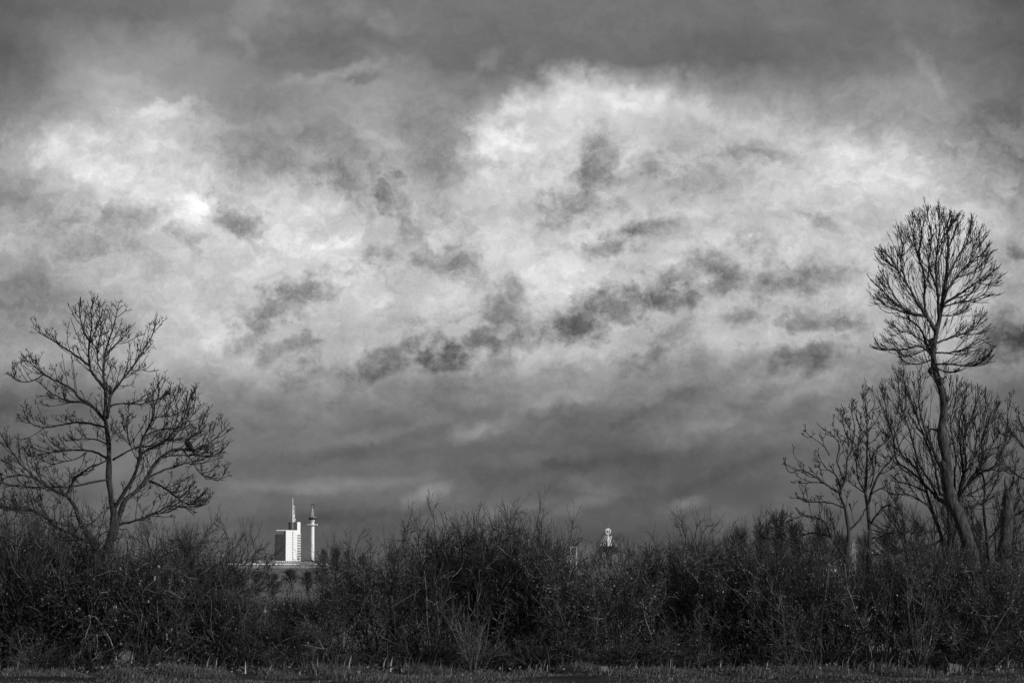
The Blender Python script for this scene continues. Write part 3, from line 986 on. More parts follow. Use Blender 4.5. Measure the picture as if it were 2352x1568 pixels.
# thin tree between the tall tree and the broken trunk
thin = [
    (px(tb, "1640 950 1620 800 1615 700 1600 560 1580 420 1575 300 1580 180 1560 60 1540 -40") + px(ta, "1400 1480 1420 1330"), 0.045, 0.006),
    (px(tb, "1655 800 1660 640 1660 500 1700 400 1760 250 1790 120 1800 0"), 0.035, 0.006),
    (px(tb, "1600 560 1680 480 1720 420 1800 380 1858 350"), 0.02, 0.006),
    (px(tb, "1578 330 1500 260 1460 180"), 0.014, 0.006),
    (px(tb, "1578 300 1640 200 1680 80 1690 -40"), 0.016, 0.006),
    (px(tb, "1600 580 1540 520 1490 420 1480 340"), 0.016, 0.006),
    (px(tb, "1612 700 1700 640 1800 560 1870 500"), 0.016, 0.006),
    (px(tb, "1620 760 1560 700 1530 620"), 0.012, 0.006),
]
thin_tree, _ = make_tree('thin_bare_tree', 'thin twiggy bare tree between the bent trunk and the broken trunk', 'tree', thin, 44.6, tb(1640, 950), 25, 1,
                         spacing=0.11, l1=(0.25, 0.8), l2=(0.1, 0.36), k2=5, k3=0, ang=(0.3, 0.65), up=0.6, tipmax=0.2)

# broken trunk
stump = [
    (px(tb, "1725 980 1720 860 1718 740 1722 620 1735 500 1742 400 1744 300 1748 215"), 0.155, 0.095),
    (px(tb, "1746 260 1735 200 1722 150 1732 105"), 0.05, 0.006),
    (px(tb, "1752 250 1766 190 1776 150 1782 112"), 0.045, 0.006),
    (px(tb, "1722 400 1706 395 1700 372"), 0.04, 0.022),
]
r = np.random.default_rng(26)
bs = P(*tb(1725, 980), 43.4); bs[2] = gz(bs[0], bs[1])
st_root = empty('broken_trunk', bs, 0, 'thick broken off tree trunk with a splintered forked top near the frame edge', 'tree stump')
sp_, sr_ = limbs3d(stump, 43.4, r, depth=0.2)
T_ = Tubes(); T_.add(sp_[:1], sr_[:1] * (1 + 0.06 * np.sin(np.arange(34) * 1.3)), 12); T_.build('trunk', 'bark_pale', st_root, bs)
T_ = Tubes(); T_.add(sp_[1:3], sr_[1:3], 6); T_.build('splinter', 'bark_pale', st_root, bs)
T_ = Tubes(); T_.add(sp_[3:], sr_[3:], 8); T_.build('knot', 'bark', st_root, bs)

# tree just past the right edge of the frame, its limbs reaching in
edge = [
    (px(tb, "1990 1000 1985 700 1970 400 1950 200 1930 50 1920 -100") + px(ta, "1680 1200 1690 1000"), 0.09, 0.01),
    (px(ta, "1690 1560 1592 1490 1540 1420 1502 1380 1492 1300 1510 1220"), 0.03, 0.007),
    (px(ta, "1690 1400 1600 1380 1565 1320 1560 1275"), 0.02, 0.007),
    (px(tb, "1940 170 1858 130 1780 85 1720 20 1700 -50"), 0.026, 0.007),
    (px(tb, "1970 420 1880 330 1830 240 1800 160"), 0.022, 0.007),
    (px(tb, "1980 700 1900 640 1830 660 1740 700"), 0.03, 0.008),
    (px(ta, "1540 1425 1480 1420 1440 1400 1420 1350"), 0.012, 0.006),
]
edge_tree, _ = make_tree('edge_tree', 'bare tree at the right edge with only its outer limbs showing', 'tree', edge, 43.2, tb(1990, 1000), 27, 1,
                         spacing=0.14, l1=(0.2, 0.6), l2=(0.08, 0.25), k2=4, k3=2, ang=(0.4, 0.8))


# ------------------------------------------------------------------ hedge shrubs
def shrub_curves(seed, ns, tilt, spread, up, kb, kt, kl, wig=0.10, arch=0.0, lb=(0.25, 0.6), bt0=0.15):
    """unit shrub about 1 m tall"""
    r = np.random.default_rng(seed)
    a = r.uniform(0, 2 * np.pi, ns)
    rr = spread * np.sqrt(r.uniform(0, 1, ns))
    st = np.stack([np.cos(a) * rr, np.sin(a) * rr, np.full(ns, -0.01)], 1)
    ti = r.uniform(tilt[0], tilt[1], ns)
    a2 = a + r.normal(0, 0.7, ns)
    d = np.stack([np.cos(a2) * np.sin(ti), np.sin(a2) * np.sin(ti), np.cos(ti)], 1)
    ln = r.uniform(0.62, 1.02, ns) * (1 + 0.1 * np.sin(ti))
    p0, r0 = grow(st, d, ln, r.uniform(0.004, 0.0085, ns), 0.0024, 10, up - arch, wig, r)
    pi, t = kids(p0, kb, bt0, 0.97, r)
    s, tan = at(p0, pi, t)
    dd = side_dirs(tan, r.uniform(0.45, 1.15, len(pi)), r)
    p1, r1 = grow(s, dd, r.uniform(*lb, len(pi)) * (1.05 - 0.7 * t), 0.0032, 0.0019, 7, up * 0.9 - arch * 0.6, wig, r)
    pi, t1 = kids(p1, kt, 0.15, 1.0, r)
    s, tan = at(p1, pi, t1)
    dd = side_dirs(tan, r.uniform(0.4, 1.0, len(pi)), r)
    p2, r2 = grow(s, dd, r.uniform(0.06, 0.19, len(pi)), 0.0018, 0.0012, 5, up * 0.8 - arch * 0.4, wig, r)
    if kl:
        pi, t2 = kids(p2, kl, 0.2, 1.0, r)
        s, tan = at(p2, pi, t2)
        dd = side_dirs(tan, r.uniform(0.4, 1.0, len(pi)), r)
        p3, r3 = grow(s, dd, r.uniform(0.02, 0.06, len(pi)), 0.0012, 0.0009, 3, up * 0.6, wig, r)
    else:
        p3, r3 = np.zeros((0, 4, 3)), np.zeros((0, 4))
    return (p0, r0), (p1, r1), (p2, r2), (p3, r3)


def make_shrub(name, seed, stem_mat, twig_mat, leaf_n=0, leaf_mat='leaf', leaf_size=0.012, leaf_zone=(0.0, 1.0), **kw):
    c = shrub_curves(seed, **kw)
    r = np.random.default_rng(seed + 500)
    root = empty(name)
    a = Tubes(); a.add(*c[0], 5); a.build('stems', stem_mat, root)
    b = Tubes(); b.add(*c[1], 4); b.add(*c[2], 3); b.add(*c[3], 3); b.build('twigs', twig_mat, root)
    if leaf_n:
        q = np.concatenate([c[1][0].reshape(-1, 3), c[2][0].reshape(-1, 3)])
        q = q[(q[:, 2] > leaf_zone[0]) & (q[:, 2] < leaf_zone[1])]
        q = q[r.integers(0, len(q), leaf_n)] + r.normal(0, 0.008, (leaf_n, 3))
        v, f = leaves_mesh(q, leaf_size, r)
        link_mesh('leaves', v, f, leaf_mat, root)
    return root


protos, tall_of = {}, {}
for i in range(3):
    protos['u%d' % i] = make_shrub('bare_shrub', 100 + i, 'stem', 'shrub_twig', leaf_n=1300, leaf_size=0.0075, leaf_zone=(0, 0.6), ns=26, tilt=(0.05, 0.75), spread=0.2, up=0.22, kb=10, kt=8, kl=2, lb=(0.22, 0.55), bt0=0.15, wig=0.10)
for i in range(2):
    protos['b%d' % i] = make_shrub('bramble_bush', 120 + i, 'stem', 'shrub_twig', leaf_n=2600, leaf_mat='ivy', leaf_size=0.011, leaf_zone=(0, 0.7), ns=40, tilt=(0.1, 1.0), spread=0.35, up=0.2, kb=9, kt=7, kl=2, arch=0.5, wig=0.16, lb=(0.25, 0.6), bt0=0.1)
for i in range(2):
    protos['l%d' % i] = make_shrub('leafy_shrub', 130 + i, 'stem', 'shrub_twig', leaf_n=4200, leaf_size=0.008, leaf_zone=(0.05, 0.85), ns=24, tilt=(0.05, 0.8), spread=0.28, up=0.2, kb=10, kt=8, kl=1, lb=(0.2, 0.5), wig=0.12)
for i in range(2):
    protos['p%d' % i] = make_shrub('pale_stemmed_shrub', 140 + i, 'pale_twig', 'pale_twig', leaf_n=120, leaf_mat='dry', ns=12, tilt=(0.05, 0.6), spread=0.14, up=0.3, kb=7, kt=5, kl=1, lb=(0.2, 0.45), bt0=0.08)
for k_, o_ in protos.items():
    tw = [c for c in o_.children if c.name.startswith('twigs')][0].data
    co = np.empty(len(tw.vertices) * 3, dtype=np.float32); tw.vertices.foreach_get('co', co)
    tall_of[k_] = float(np.percentile(co[2::3], 99.6))
used = {k: False for k in protos}


def place_shrub(kind, x_px, top_px, width, D, rz, label, group=None):
    """stands at depth D under x_px; its top reaches top_px; width in metres"""
    o = protos[kind] if not used[kind] else copy_tree(protos[kind])
    used[kind] = True
    x = gx(x_px, D)
    h = P(x_px, top_px, D)[2]
    o.location = (x, D, gz(x, D) - 0.02)
    hs = h / tall_of[kind]
    ws = width / 1.25
    o.scale = (ws, ws, hs)
    o.rotation_euler = (0, 0, rz)
    cat = {'u': 'shrub', 'b': 'bush', 'l': 'shrub', 'p': 'shrub'}[kind[0]]
    tag(o, label, cat, group)


G_H = 'bare shrubs of the hedge'
front = [
    ('b0', 20, 1125, 3.0, 43.6, 0.3, 'dense dark twiggy bush filling the left edge, taller than its neighbours'),
    ('b1', 175, 1195, 2.6, 42.6, 1.9, 'dark bramble bush under the left limbs of the tree with the bird'),
    ('b0', 330, 1190, 2.6, 42.3, 3.4, 'tangled dark bush directly below the forked trunk of the tree with the bird'),
    ('u0', 455, 1190, 2.4, 42.9, 0.7, 'twiggy shrub leaning right, just right of the forked tree trunk'),
    ('b1', 560, 1305, 1.9, 42.2, 4.4, 'low dark bush in front of the long white roof, left of the high rise'),
    ('u1', 660, 1345, 1.7, 42.6, 2.1, 'lowest shrub of the hedge, right below the white high rise'),
    ('u2', 770, 1285, 1.9, 42.4, 5.2, 'thin upright shrub just right of the round telecom tower'),
    ('u0', 885, 1222, 2.3, 42.8, 3.9, 'bare shrub on the left shoulder of the tallest hedge clump'),
    ('u1', 1000, 1192, 2.2, 42.4, 0.9, 'tall bare shrub left of the pale stemmed one in the middle of the hedge'),
    ('u2', 1095, 1150, 2.7, 43.2, 2.6, 'tallest bare shrub at the middle of the hedge, topping its outline'),
    ('u0', 1195, 1165, 2.3, 42.6, 5.5, 'bare shrub on the right shoulder of the tallest hedge clump'),
    ('l0', 1300, 1222, 2.0, 42.3, 0.2, 'leaf specked shrub below the white goalpost shaped gantry'),
    ('l1', 1395, 1246, 2.0, 42.2, 1.4, 'leaf specked shrub below the sign tower with the ring on top'),
    ('u1', 1510, 1175, 1.9, 43.0, 4.1, 'bare shrub with long forked tips just right of the ring topped tower'),
    ('l0', 1570, 1235, 2.0, 42.3, 3.1, 'speckled dark shrub above the black gap in the hedge foot'),
    ('u2', 1655, 1180, 2.2, 42.9, 0.5, 'bare shrub with upright spikes, left of the lowest limb of the young tree'),
    ('l1', 1760, 1215, 2.1, 42.4, 4.9, 'bushy speckled shrub left of the young two stemmed tree'),
    ('l0', 1880, 1240, 2.0, 42.0, 5.7, 'speckled shrub at the foot of the young two stemmed tree'),
    ('l1', 2010, 1215, 2.0, 42.1, 2.7, 'speckled shrub between the young tree and the pale stemmed thicket at right'),
    ('u0', 2130, 1230, 2.0, 42.5, 1.2, 'bare shrub below the fan crowned tree, behind pale stems'),
    ('l0', 2230, 1255, 2.0, 42.0, 4.3, 'dark leafy shrub at the foot of the tallest tree, above a pale box'),
    ('l1', 2345, 1245, 2.2, 42.2, 0.8, 'dark leafy shrub at the right edge in front of the broken trunk'),
    ('u0', 125, 1160, 2.0, 42.8, 2.4, 'bare shrub left of the forked trunk, its tips reaching the lowest limb'),
    ('u2', 395, 1215, 1.8, 42.6, 4.0, 'bare shrub just right of the foot of the forked trunk'),
    ('u2', 60, 1115, 2.2, 42.9, 1.1, 'tall bare shrub rising at the left edge beside the dense dark bush'),
    ('u1', 250, 1205, 1.9, 42.7, 3.0, 'bare shrub whose fine twigs cross the foot of the forked trunk'),
]
for a in front: place_shrub(*a)
pale = [
    ('p0', 1090, 1330, 1.5, 41.6, 0.4, 'pale stemmed shrub standing in front of the tallest hedge clump'),
    ('p1', 1800, 1330, 1.6, 41.7, 2.2, 'pale twigged shrub left of the foot of the young tree'),
    ('p0', 2110, 1270, 1.7, 41.6, 3.6, 'tall thicket of pale stems below the fan crowned tree'),
    ('p1', 80, 1420, 1.2, 41.5, 5.0, 'small pale weedy shrub at the left end of the hedge'),
]
for a in pale: place_shrub(*a)
G2 = 'shrubs in the second row of the hedge'
L2 = 'bare shrub of the rear hedge row, glimpsed through the front row'
r = np.random.default_rng(5)
tops = [(60, 1240), (230, 1300), (400, 1290), (1060, 1215), (1170, 1220), (1290, 1290), (1560, 1250), (1640, 1250), (1740, 1245), (1850, 1270), (1960, 1275), (2080, 1265), (2190, 1265), (2300, 1260)]
for i, (x, y) in enumerate(tops):
    place_shrub(['u0', 'u1', 'u2', 'l0'][i % 4], x, y, 2.5, 45.0 + r.uniform(-0.4, 0.7), r.uniform(0, 6.28), L2, G2)

r = np.random.default_rng(15)
for i, x in enumerate(range(120, 2340, 165)):
    place_shrub('b%d' % (i % 2), x + r.uniform(-30, 30), 1445 + r.uniform(-45, 40), r.uniform(1.2, 2.0), 42.4 + r.uniform(-0.3, 0.5), r.uniform(0, 6.28),
                'low dark bramble clump in the undergrowth at the hedge foot', 'bramble clumps along the hedge foot')

# ------------------------------------------------------------------ background trees
def far_tree(seed, name, n=(34, 9, 4), th=1.0):
    """unit bare tree, 1 m tall"""
    r = np.random.default_rng(seed)
    root = empty(name)
    p, q = grow(np.array([[0, 0, 0.0]]), np.array([[r.normal(0, .05), r.normal(0, .05), 1.0]]), np.array([0.92]), 0.02, 0.003, 12, 0.2, 0.03, r)
    T = Tubes(); T.add(p, q, 6); T.build('trunk', 'bark', root)
    C = Tubes()
    pi, t = kids(p, n[0], 0.15, 0.97, r); s, tn = at(p, pi, t)
    p1, r1 = grow(s, side_dirs(tn, r.uniform(0.4, 0.9, len(pi)), r), r.uniform(0.25, 0.5, len(pi)) * (1.1 - 0.8 * t), 0.008 * th, 0.003 * th, 7, 0.7, 0.07, r); C.add(p1, r1, 4)
    pi, t = kids(p1, n[1], 0.2, 1.0, r); s, tn = at(p1, pi, t)
    p2, r2 = grow(s, side_dirs(tn, r.uniform(0.3, 0.8, len(pi)), r), r.uniform(0.06, 0.2, len(pi)), 0.0032 * th, 0.0022 * th, 5, 0.7, 0.08, r); C.add(p2, r2, 3)
    pi, t = kids(p2, n[2], 0.2, 1.0, r); s, tn = at(p2, pi, t)
    p3, r3 = grow(s, side_dirs(tn, r.uniform(0.3, 0.8, len(pi)), r), r.uniform(0.03, 0.09, len(pi)), 0.0024 * th, 0.0018 * th, 3, 0.7, 0.08, r); C.add(p3, r3, 3)
    C.build('crown', 'far_twig', root)
    return root


ft = [far_tree(61, 'distant_bare_tree'), far_tree(62, 'distant_bare_tree')]
GF = 'distant bare trees beyond the hedge'
spots = [(1700, 1225, 150), (1745, 1200, 170), (1790, 1190, 160), (1835, 1200, 180), (1885, 1215, 150), (1930, 1235, 170), (1985, 1240, 160), (2050, 1225, 150), (2110, 1215, 165), (2175, 1225, 150), (2250, 1215, 170), (2320, 1230, 155),
         (742, 1268, 260), (768, 1260, 240), (800, 1268, 250), (835, 1275, 270)]
for i, (x, y, D) in enumerate(spots):
    o = ft[i] if i < 2 else copy_tree(ft[i % 2])
    h = P(x, y, D)[2]
    o.location = (gx(x, D), D, 0)
    o.scale = (h * 0.85, h * 0.85, h)
    o.rotation_euler = (0, 0, i * 1.7)
    tag(o, 'fine twigged bare tree in the row beyond the right half of the hedge' if x > 1000 else 'small bare tree in the far group right of the telecom tower', 'tree', GF if x > 1000 else 'distant bare trees by the telecom tower')

r = np.random.default_rng(31)
sap = far_tree(63, 'thicket_sapling', (20, 6, 3), 0.6)
for i, (x, y) in enumerate([(2050, 1165), (2095, 1120), (2150, 1150), (2225, 1100), (2270, 1140), (2315, 1110), (2350, 1150), (1890, 1225), (1975, 1190)]):
    o = sap if i == 0 else copy_tree(sap)
    D = 47.5 + r.uniform(-0.6, 1.2)
    h = P(x, y, D)[2]
    o.location = (gx(x, D), D, 0)
    o.scale = (h * 0.85, h * 0.85, h)
    o.rotation_euler = (0, 0, r.uniform(0, 6.28))
    tag(o, 'slender twiggy sapling in the thicket behind the right hand trees', 'sapling', 'saplings in the thicket at right')

for i, (x, y, D) in enumerate([(548, 1318, 150), (585, 1312, 180), (628, 1322, 130), (672, 1308, 190), (705, 1316, 160), (742, 1310, 170)]):
    o = copy_tree(ft[i % 2])
    h = P(x, y, D)[2]
    o.location = (gx(x, D), D, 0)
    o.scale = (h * 2.2, h * 2.2, h)
    o.rotation_euler = (0, 0, i * 2.1)
    o.name = 'field_bush'
    tag(o, 'low dark bush out in the field below the white towers', 'bush', 'low bushes in the field below the towers')

# pale track across the field
v = []
for x, y0, y1 in ((-120, 285, 292), (-60, 290, 299), (-30, 300, 310), (10, 296, 305), (60, 300, 309), (140, 310, 318)):
    v += [(x, y0, 0.02), (x, y1, 0.02)]
tag(link_mesh('track', v, [[2 * i, 2 * i + 2, 2 * i + 3, 2 * i + 1] for i in range(5)], noise_mat('track', 0.3, 0.5, 0.1, 1, 5)), kind='structure')


# ------------------------------------------------------------------ high rise (5 km away)
def c3(x, y): return (620 + x / 6.27) * 0.91875, (1200 + y / 6.27) * 0.91875


D_H = 5000.0
def build_high_rise():
    b = P(*c3(590, 1348), D_H)
    root = empty('high_rise', (b[0], b[1], 0), R(40), 'white high rise with one shaded side and a tall antenna mast on its roof', 'building')
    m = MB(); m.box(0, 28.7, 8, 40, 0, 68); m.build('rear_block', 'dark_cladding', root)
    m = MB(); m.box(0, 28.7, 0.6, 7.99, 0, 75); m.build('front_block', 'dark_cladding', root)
    # white front: spandrel bands with thin joints, a dark stair window column
    w = MB()
    z = 2.0
    while z < 74:
        w.box(0.02, 16.2, 0, 0.59, z, min(z + 4.6, 75)); w.box(18.4, 28.6, 0, 0.59, z, min(z + 4.6, 75))
        z += 5.0
    wall = w.build('wall', 'white', root)
    j = MB()
    z = 2.0
    while z < 74:
        j.box(0.02, 16.2, 0.12, 0.58, z + 4.6, z + 5.0); j.box(18.4, 28.6, 0.12, 0.58, z + 4.6, z + 5.0)
        z += 5.0
    j.build('joint', 'concrete', root)
    z = 4.0
    while z < 73:
        m = MB(); m.box(16.3, 18.3, 0.3, 0.58, z, z + 3.0); m.build('window', 'glass_dark', root)
        m = MB(); m.box(16.3, 18.3, 0.05, 0.58, z + 3.0, z + 5.0); m.build('spandrel', 'white', root)
        z += 5.0
    m = MB(); m.box(-24, 28.7, 0, 1.2, 75.02, 76.0); m.build('roof_canopy', 'white', root)
    m = MB(); m.box(12, 28, 1.3, 8, 76.0, 93); m.build('plant_room', 'glass_dark', root)
    m = MB(); m.box(29.3, 37.2, 1.5, 7, 67.2, 93); m.build('lift_tower', 'white', root)
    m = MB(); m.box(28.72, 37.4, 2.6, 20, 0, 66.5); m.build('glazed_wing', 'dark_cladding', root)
    z = 3.0
    while z < 67.5:
        m = MB(); m.box(28.72, 38.2, 1.4, 2.59, z, z + 1.7); m.build('balcony', 'white', root)
        z += 5.35
    m = MB()
    for x in (31.5, 34.6, 37.6): m.box(x, x + 0.8, 1.2, 1.39, 0, 67.4)
    m.build('balcony_posts', 'pale_metal', root)
    m = MB(); m.box(17.3, 18.9, 1.3, 2.9, 76.0, 118); m.box(17.6, 18.7, 1.6, 2.6, 118, 128); m.bar((18.1, 2.1, 128), (18.1, 2.1, 142.5), 0.55, 6)
    mast = m.build('mast', 'white', root)
    m = MB()
    for x in (20.6, 22.8): m.bar((x, 2.1, 76), (x, 2.1, 126), 0.28)
    for z in (126, 116, 106, 98, 90, 83): m.bar((18.5, 2.1, z), (22.8, 2.1, z), 0.3)
    for k, z in enumerate(range(77, 106, 4)): m.bar((18.5, 2.1, z), (22.8, 2.1, z + 4), 0.22); m.bar((22.8, 2.1, z), (18.5, 2.1, z + 4), 0.22)
    m.build('mast_frame', 'white', root)
    m = MB()
    m.bar((13.5, 4, 93), (13.5, 4, 125), 0.25); m.bar((11.5, 6, 93), (11.5, 6, 108), 0.2); m.bar((13.5, 4, 125), (17.5, 2.4, 125), 0.2)
    m.build('antenna_rods', 'grey_metal', root)
    r = np.random.default_rng(8)
    for k in range(14):
        x, z = 20 + 5.5 * r.uniform(0, 1), 94 + k * 1.2
        m = MB(); m.bar((x, 1.3, z), (x, 2.0, z), 0.75, 10); m.build('dish', 'white', root)
    m = MB(); m.ball((17.6, 1.0, 103), 1.5, 10, 8); m.build('dish', 'white', root)


build_high_rise()


def build_tower():
    b = P(*c3(1006, 1348), D_H * 1.14)
    root = empty('telecom_tower', (b[0], b[1], 0), 0, 'round white telecom tower with antenna platforms and a dark sign on its tip', 'tower')
    root.scale = (1.14, 1.14, 1.14)
    m = MB(); m.lathe([(4.2, 0), (4.0, 40), (3.8, 84), (3.8, 92)], seg=32); m.build('shaft', 'white', root, True)
    m = MB(); m.lathe([(3.9, 83.5), (6.0, 84.5), (6.0, 85.2), (4.0, 86)], seg=32); m.build('platform', 'grey_metal', root)
    for k in range(12):
        a = 2 * math.pi * k / 12 + 0.1
        q = MB(); q.ball((9.6 * math.cos(a), 9.6 * math.sin(a), 87), 1.25, 10, 8); d = q.build('dish', 'white', root)
        q = MB(); q.bar((3.9 * math.cos(a), 3.9 * math.sin(a), 87), (8.5 * math.cos(a), 8.5 * math.sin(a), 87), 0.3); q.build('bracket', 'pale_metal', d)
    m = MB(); m.lathe([(3.0, 92), (4.6, 93.2), (4.9, 96.5), (3.4, 97)], seg=32); m.build('gallery', 'pale_metal', root)
    m = MB(); m.lathe([(5.8, 97), (8.6, 98.5), (8.6, 101.4), (6.5, 101.6)], seg=40); m.build('pod', 'dark_metal', root)
    m = MB(); m.lathe([(6.2, 101.7), (8.0, 102), (7.7, 103.2), (5.5, 103.4)], seg=40); m.build('pod_roof', 'grey_metal', root)
    m = MB()
    for k in range(6):
        a = math.pi / 3 * k
        m.bar((2.6 * math.cos(a), 2.6 * math.sin(a), 103.4), (0.35 * math.cos(a), 0.35 * math.sin(a), 121.5), 0.16)
    for z in (107, 111, 115, 118.5):
        rr = 2.6 - (z - 103.4) / 18.1 * 2.25
        for k in range(6):
            a, a2 = math.pi / 3 * k, math.pi / 3 * (k + 1)
            m.bar((rr * math.cos(a), rr * math.sin(a), z), (rr * math.cos(a2), rr * math.sin(a2), z), 0.12)
    m.build('lattice_spire', 'white', root)
    # curved dark sign, seen obliquely: a thick open ring on a short stem
    m = MB()
    N_ = 20
    pr = None
    for k in range(N_ + 1):
        a = R(175 - 255 * k / N_)
        c = np.array([3.0 * math.cos(a), -0.6 * math.cos(a), 125.4 + 3.1 * math.sin(a)])
        if pr is not None: m.bar(pr, c, 0.95, 6)
        pr = c
    s = m.build('ring_sign', 'dark_metal', root)
    m = MB(); m.bar((0, 0, 121.3), (0.3, 0, 126.5), 0.5, 6); m.build('sign_stem', 'pale_metal', s)


build_tower()


# ------------------------------------------------------------------ long low halls
def build_halls():
    D = 2500.0
    def hx(x): return P(*c3(x, 1320), D)[0]
    def hz(y): return P(c3(0, y)[0], c3(0, y)[1], D)[2]
    x0, x1 = hx(-330), hx(1240)
    root = empty('long_hall', ((x0 + x1) / 2, D, 0), 0, 'long low hall with a bright white roof edge below the high rise', 'building')
    ox = (x0 + x1) / 2
    m = MB(); m.box(x0 - ox, x1 - ox, 1, 40, 0, hz(1322)); m.build('wall', 'dark_cladding', root)
    edges = [(-330, 392), (400, 470), (490, 520), (540, 705), (715, 830), (850, 940), (950, 1010), (1030, 1110), (1130, 1240)]
    for a, b in edges:
        q = MB(); q.box(hx(a) - ox, hx(b) - ox, 0, 1.0, hz(1322) + 0.02, hz(1303)); q.build('roof_edge', 'white', root)
    x2, x3 = hx(-200), hx(900)
    rt = empty('rear_hall', ((x2 + x3) / 2, D + 70, 0), 0, 'second flat hall rising just behind the white roof edge', 'building')
    ox2 = (x2 + x3) / 2
    m = MB(); m.box(x2 - ox2, x3 - ox2, 0.6, 40, 0, hz(1262)); m.build('wall', 'dark_cladding', rt)
    a = 290
    while a < 900:
        q = MB(); q.box(hx(a) - ox2, hx(a + 22) - ox2, 0, 0.58, hz(1282), hz(1264)); q.build('wall_panel', 'white', rt)
        a += 34
    q = MB(); q.box(x2 - ox2, x3 - ox2, 0.1, 0.58, hz(1262), hz(1257)); q.build('roof_edge', 'pale_metal', rt)
    x4, x5 = hx(885), hx(1110)
    rk = empty('dark_roofed_hall', ((x4 + x5) / 2, D - 60, 0), 0, 'small dark roofed hall at the foot of the telecom tower', 'building')
    ox3 = (x4 + x5) / 2
    w = (x5 - x4) / 2
    m = MB(); m.raw([(-w, 0, hz(1270)), (w, 0, hz(1270)), (w * .7, 6, hz(1254)), (-w * .7, 6, hz(1254)), (-w, 12, hz(1270)), (w, 12, hz(1270))],
                    [[0, 1, 2, 3], [3, 2, 5, 4], [0, 3, 4], [1, 5, 2], [0, 4, 5, 1]]); m.build('roof', 'dark_metal', rk)
    m = MB(); m.box(-w * .95, w * .95, 0.5, 11.5, 0, hz(1271)); m.build('wall', 'dark_cladding', rk)


build_halls()


# ------------------------------------------------------------------ ring topped sign tower, gantry, lattice masts
def c8(x, y): return (1400 + x / 7.84) * 0.91875, (1270 + y / 7.84) * 0.91875


def build_sign_tower():
    D = 1500.0
    s = 1 / 7.84 * 0.91875 / F * D          # metres per crop pixel
    b = P(*c8(943, 800), D)
    root = empty('sign_tower', (b[0], b[1], 0), 0, 'white sign tower with sloping ribs and a round ring emblem on top', 'tower')
    Z = lambda y: P(*c8(943, y), D)[2]
    X = lambda x: (x - 943) * s
    # central lit shaft, stepped
    m = MB(); m.box(X(930), X(972), -1.4, 1.4, Z(738), Z(600)); m.box(X(980), X(1012), -1.2, 1.4, Z(738), Z(548)); m.box(X(932), X(985), -1.0, 1.2, Z(600), Z(548)); m.build('shaft', 'white', root)
    m = MB(); m.box(X(925), X(1016), -1.5, 1.5, 0, Z(740)); m.build('base', 'dark_metal', root)
    m = MB(); m.box(X(880), X(1014), -1.6, 1.6, Z(548), Z(541)); m.build('top_slab', 'white', root)
    for (xa, xb) in ((890, 784), (912, 835), (924, 877), (1010, 1092), (1000, 1123), (985, 1057)):
        q = MB(); q.bar((X(xa), -0.6, Z(560)), (X(xb), -2.0, Z(745)), 0.13); q.build('rib', 'pale_metal', root)
    # slatted roof panels between the ribs
    q = MB(); q.raw([(X(885), 0.4, Z(556)), (X(928), 0.4, Z(556)), (X(928), 0.4, Z(860)), (X(735), 0.4, Z(860)), (X(885), 0.6, Z(556)), (X(928), 0.6, Z(556)), (X(928), 0.6, Z(860)), (X(735), 0.6, Z(860))],
                    [[0, 1, 2, 3], [7, 6, 5, 4], [0, 4, 5, 1], [3, 2, 6, 7], [0, 3, 7, 4], [1, 5, 6, 2]]); q.build('roof_panel', 'dark_metal', root)
    q = MB(); q.raw([(X(1013), 0.4, Z(556)), (X(1018), 0.4, Z(556)), (X(1180), 0.4, Z(860)), (X(1013), 0.4, Z(860)), (X(1013), 0.6, Z(556)), (X(1018), 0.6, Z(556)), (X(1180), 0.6, Z(860)), (X(1013), 0.6, Z(860))],
                    [[0, 1, 2, 3], [7, 6, 5, 4], [0, 4, 5, 1], [3, 2, 6, 7], [0, 3, 7, 4], [1, 5, 6, 2]]); q.build('roof_panel', 'dark_metal', root)
    # emblem: ring with a solid upper left and a hook
    em = MB()
    pr = None
    cx, cy, rr = 943, 450, 47
    for k in range(33):
        a = 2 * math.pi * k / 32
        c = (X(cx + rr * math.cos(a)), 0, Z(cy + (rr + 8) * math.sin(a)))
        if pr is not None: em.bar(pr, c, 0.24, 6)
        pr = c
    e = em.build('ring', 'white', root)
    m = MB(); m.bar((X(943), 0, Z(548)), (X(943), 0, Z(503)), 0.17, 6); m.build('stem', 'white', e)
    m = MB()
    out = [(900, 452), (903, 425), (918, 406), (940, 398), (960, 404), (968, 425), (966, 450), (952, 470), (947, 500), (938, 500), (936, 478), (948, 455), (945, 438), (930, 430), (914, 436)]
    n = len(out)
    m.raw([(X(x), -0.08, Z(y)) for x, y in out] + [(X(x), 0.08, Z(y)) for x, y in out], [list(range(n)), [n + i for i in range(n)][::-1]] + [[i, n + i, n + (i + 1) % n, (i + 1) % n] for i in range(n)])
    m.build('emblem', 'white', e)
    # gantry to the left
    g0 = P(*c8(268, 860), D)
    gr = empty('white_gantry', (g0[0], g0[1], 0), 0, 'thin white gantry shaped like a goalpost, left of the ring topped tower', 'gantry')
    GX = lambda x: (x - 268) * s
    for x in (214, 324):
        m = MB(); m.box(GX(x - 6), GX(x + 6), -0.3, 0.3, 0, Z(765)); m.build('post', 'pale_metal', gr)
    m = MB(); m.box(GX(200), GX(332), -0.2, 0.2, Z(765) + 0.003, Z(752)); m.build('crossbar', 'pale_metal', gr)
    for x in (206, 318):
        m = MB(); m.box(GX(x - 6), GX(x + 8), -0.5, 0.5, Z(770), Z(748) + 0.1); m.build('lamp_head', 'white', gr)


build_sign_tower()


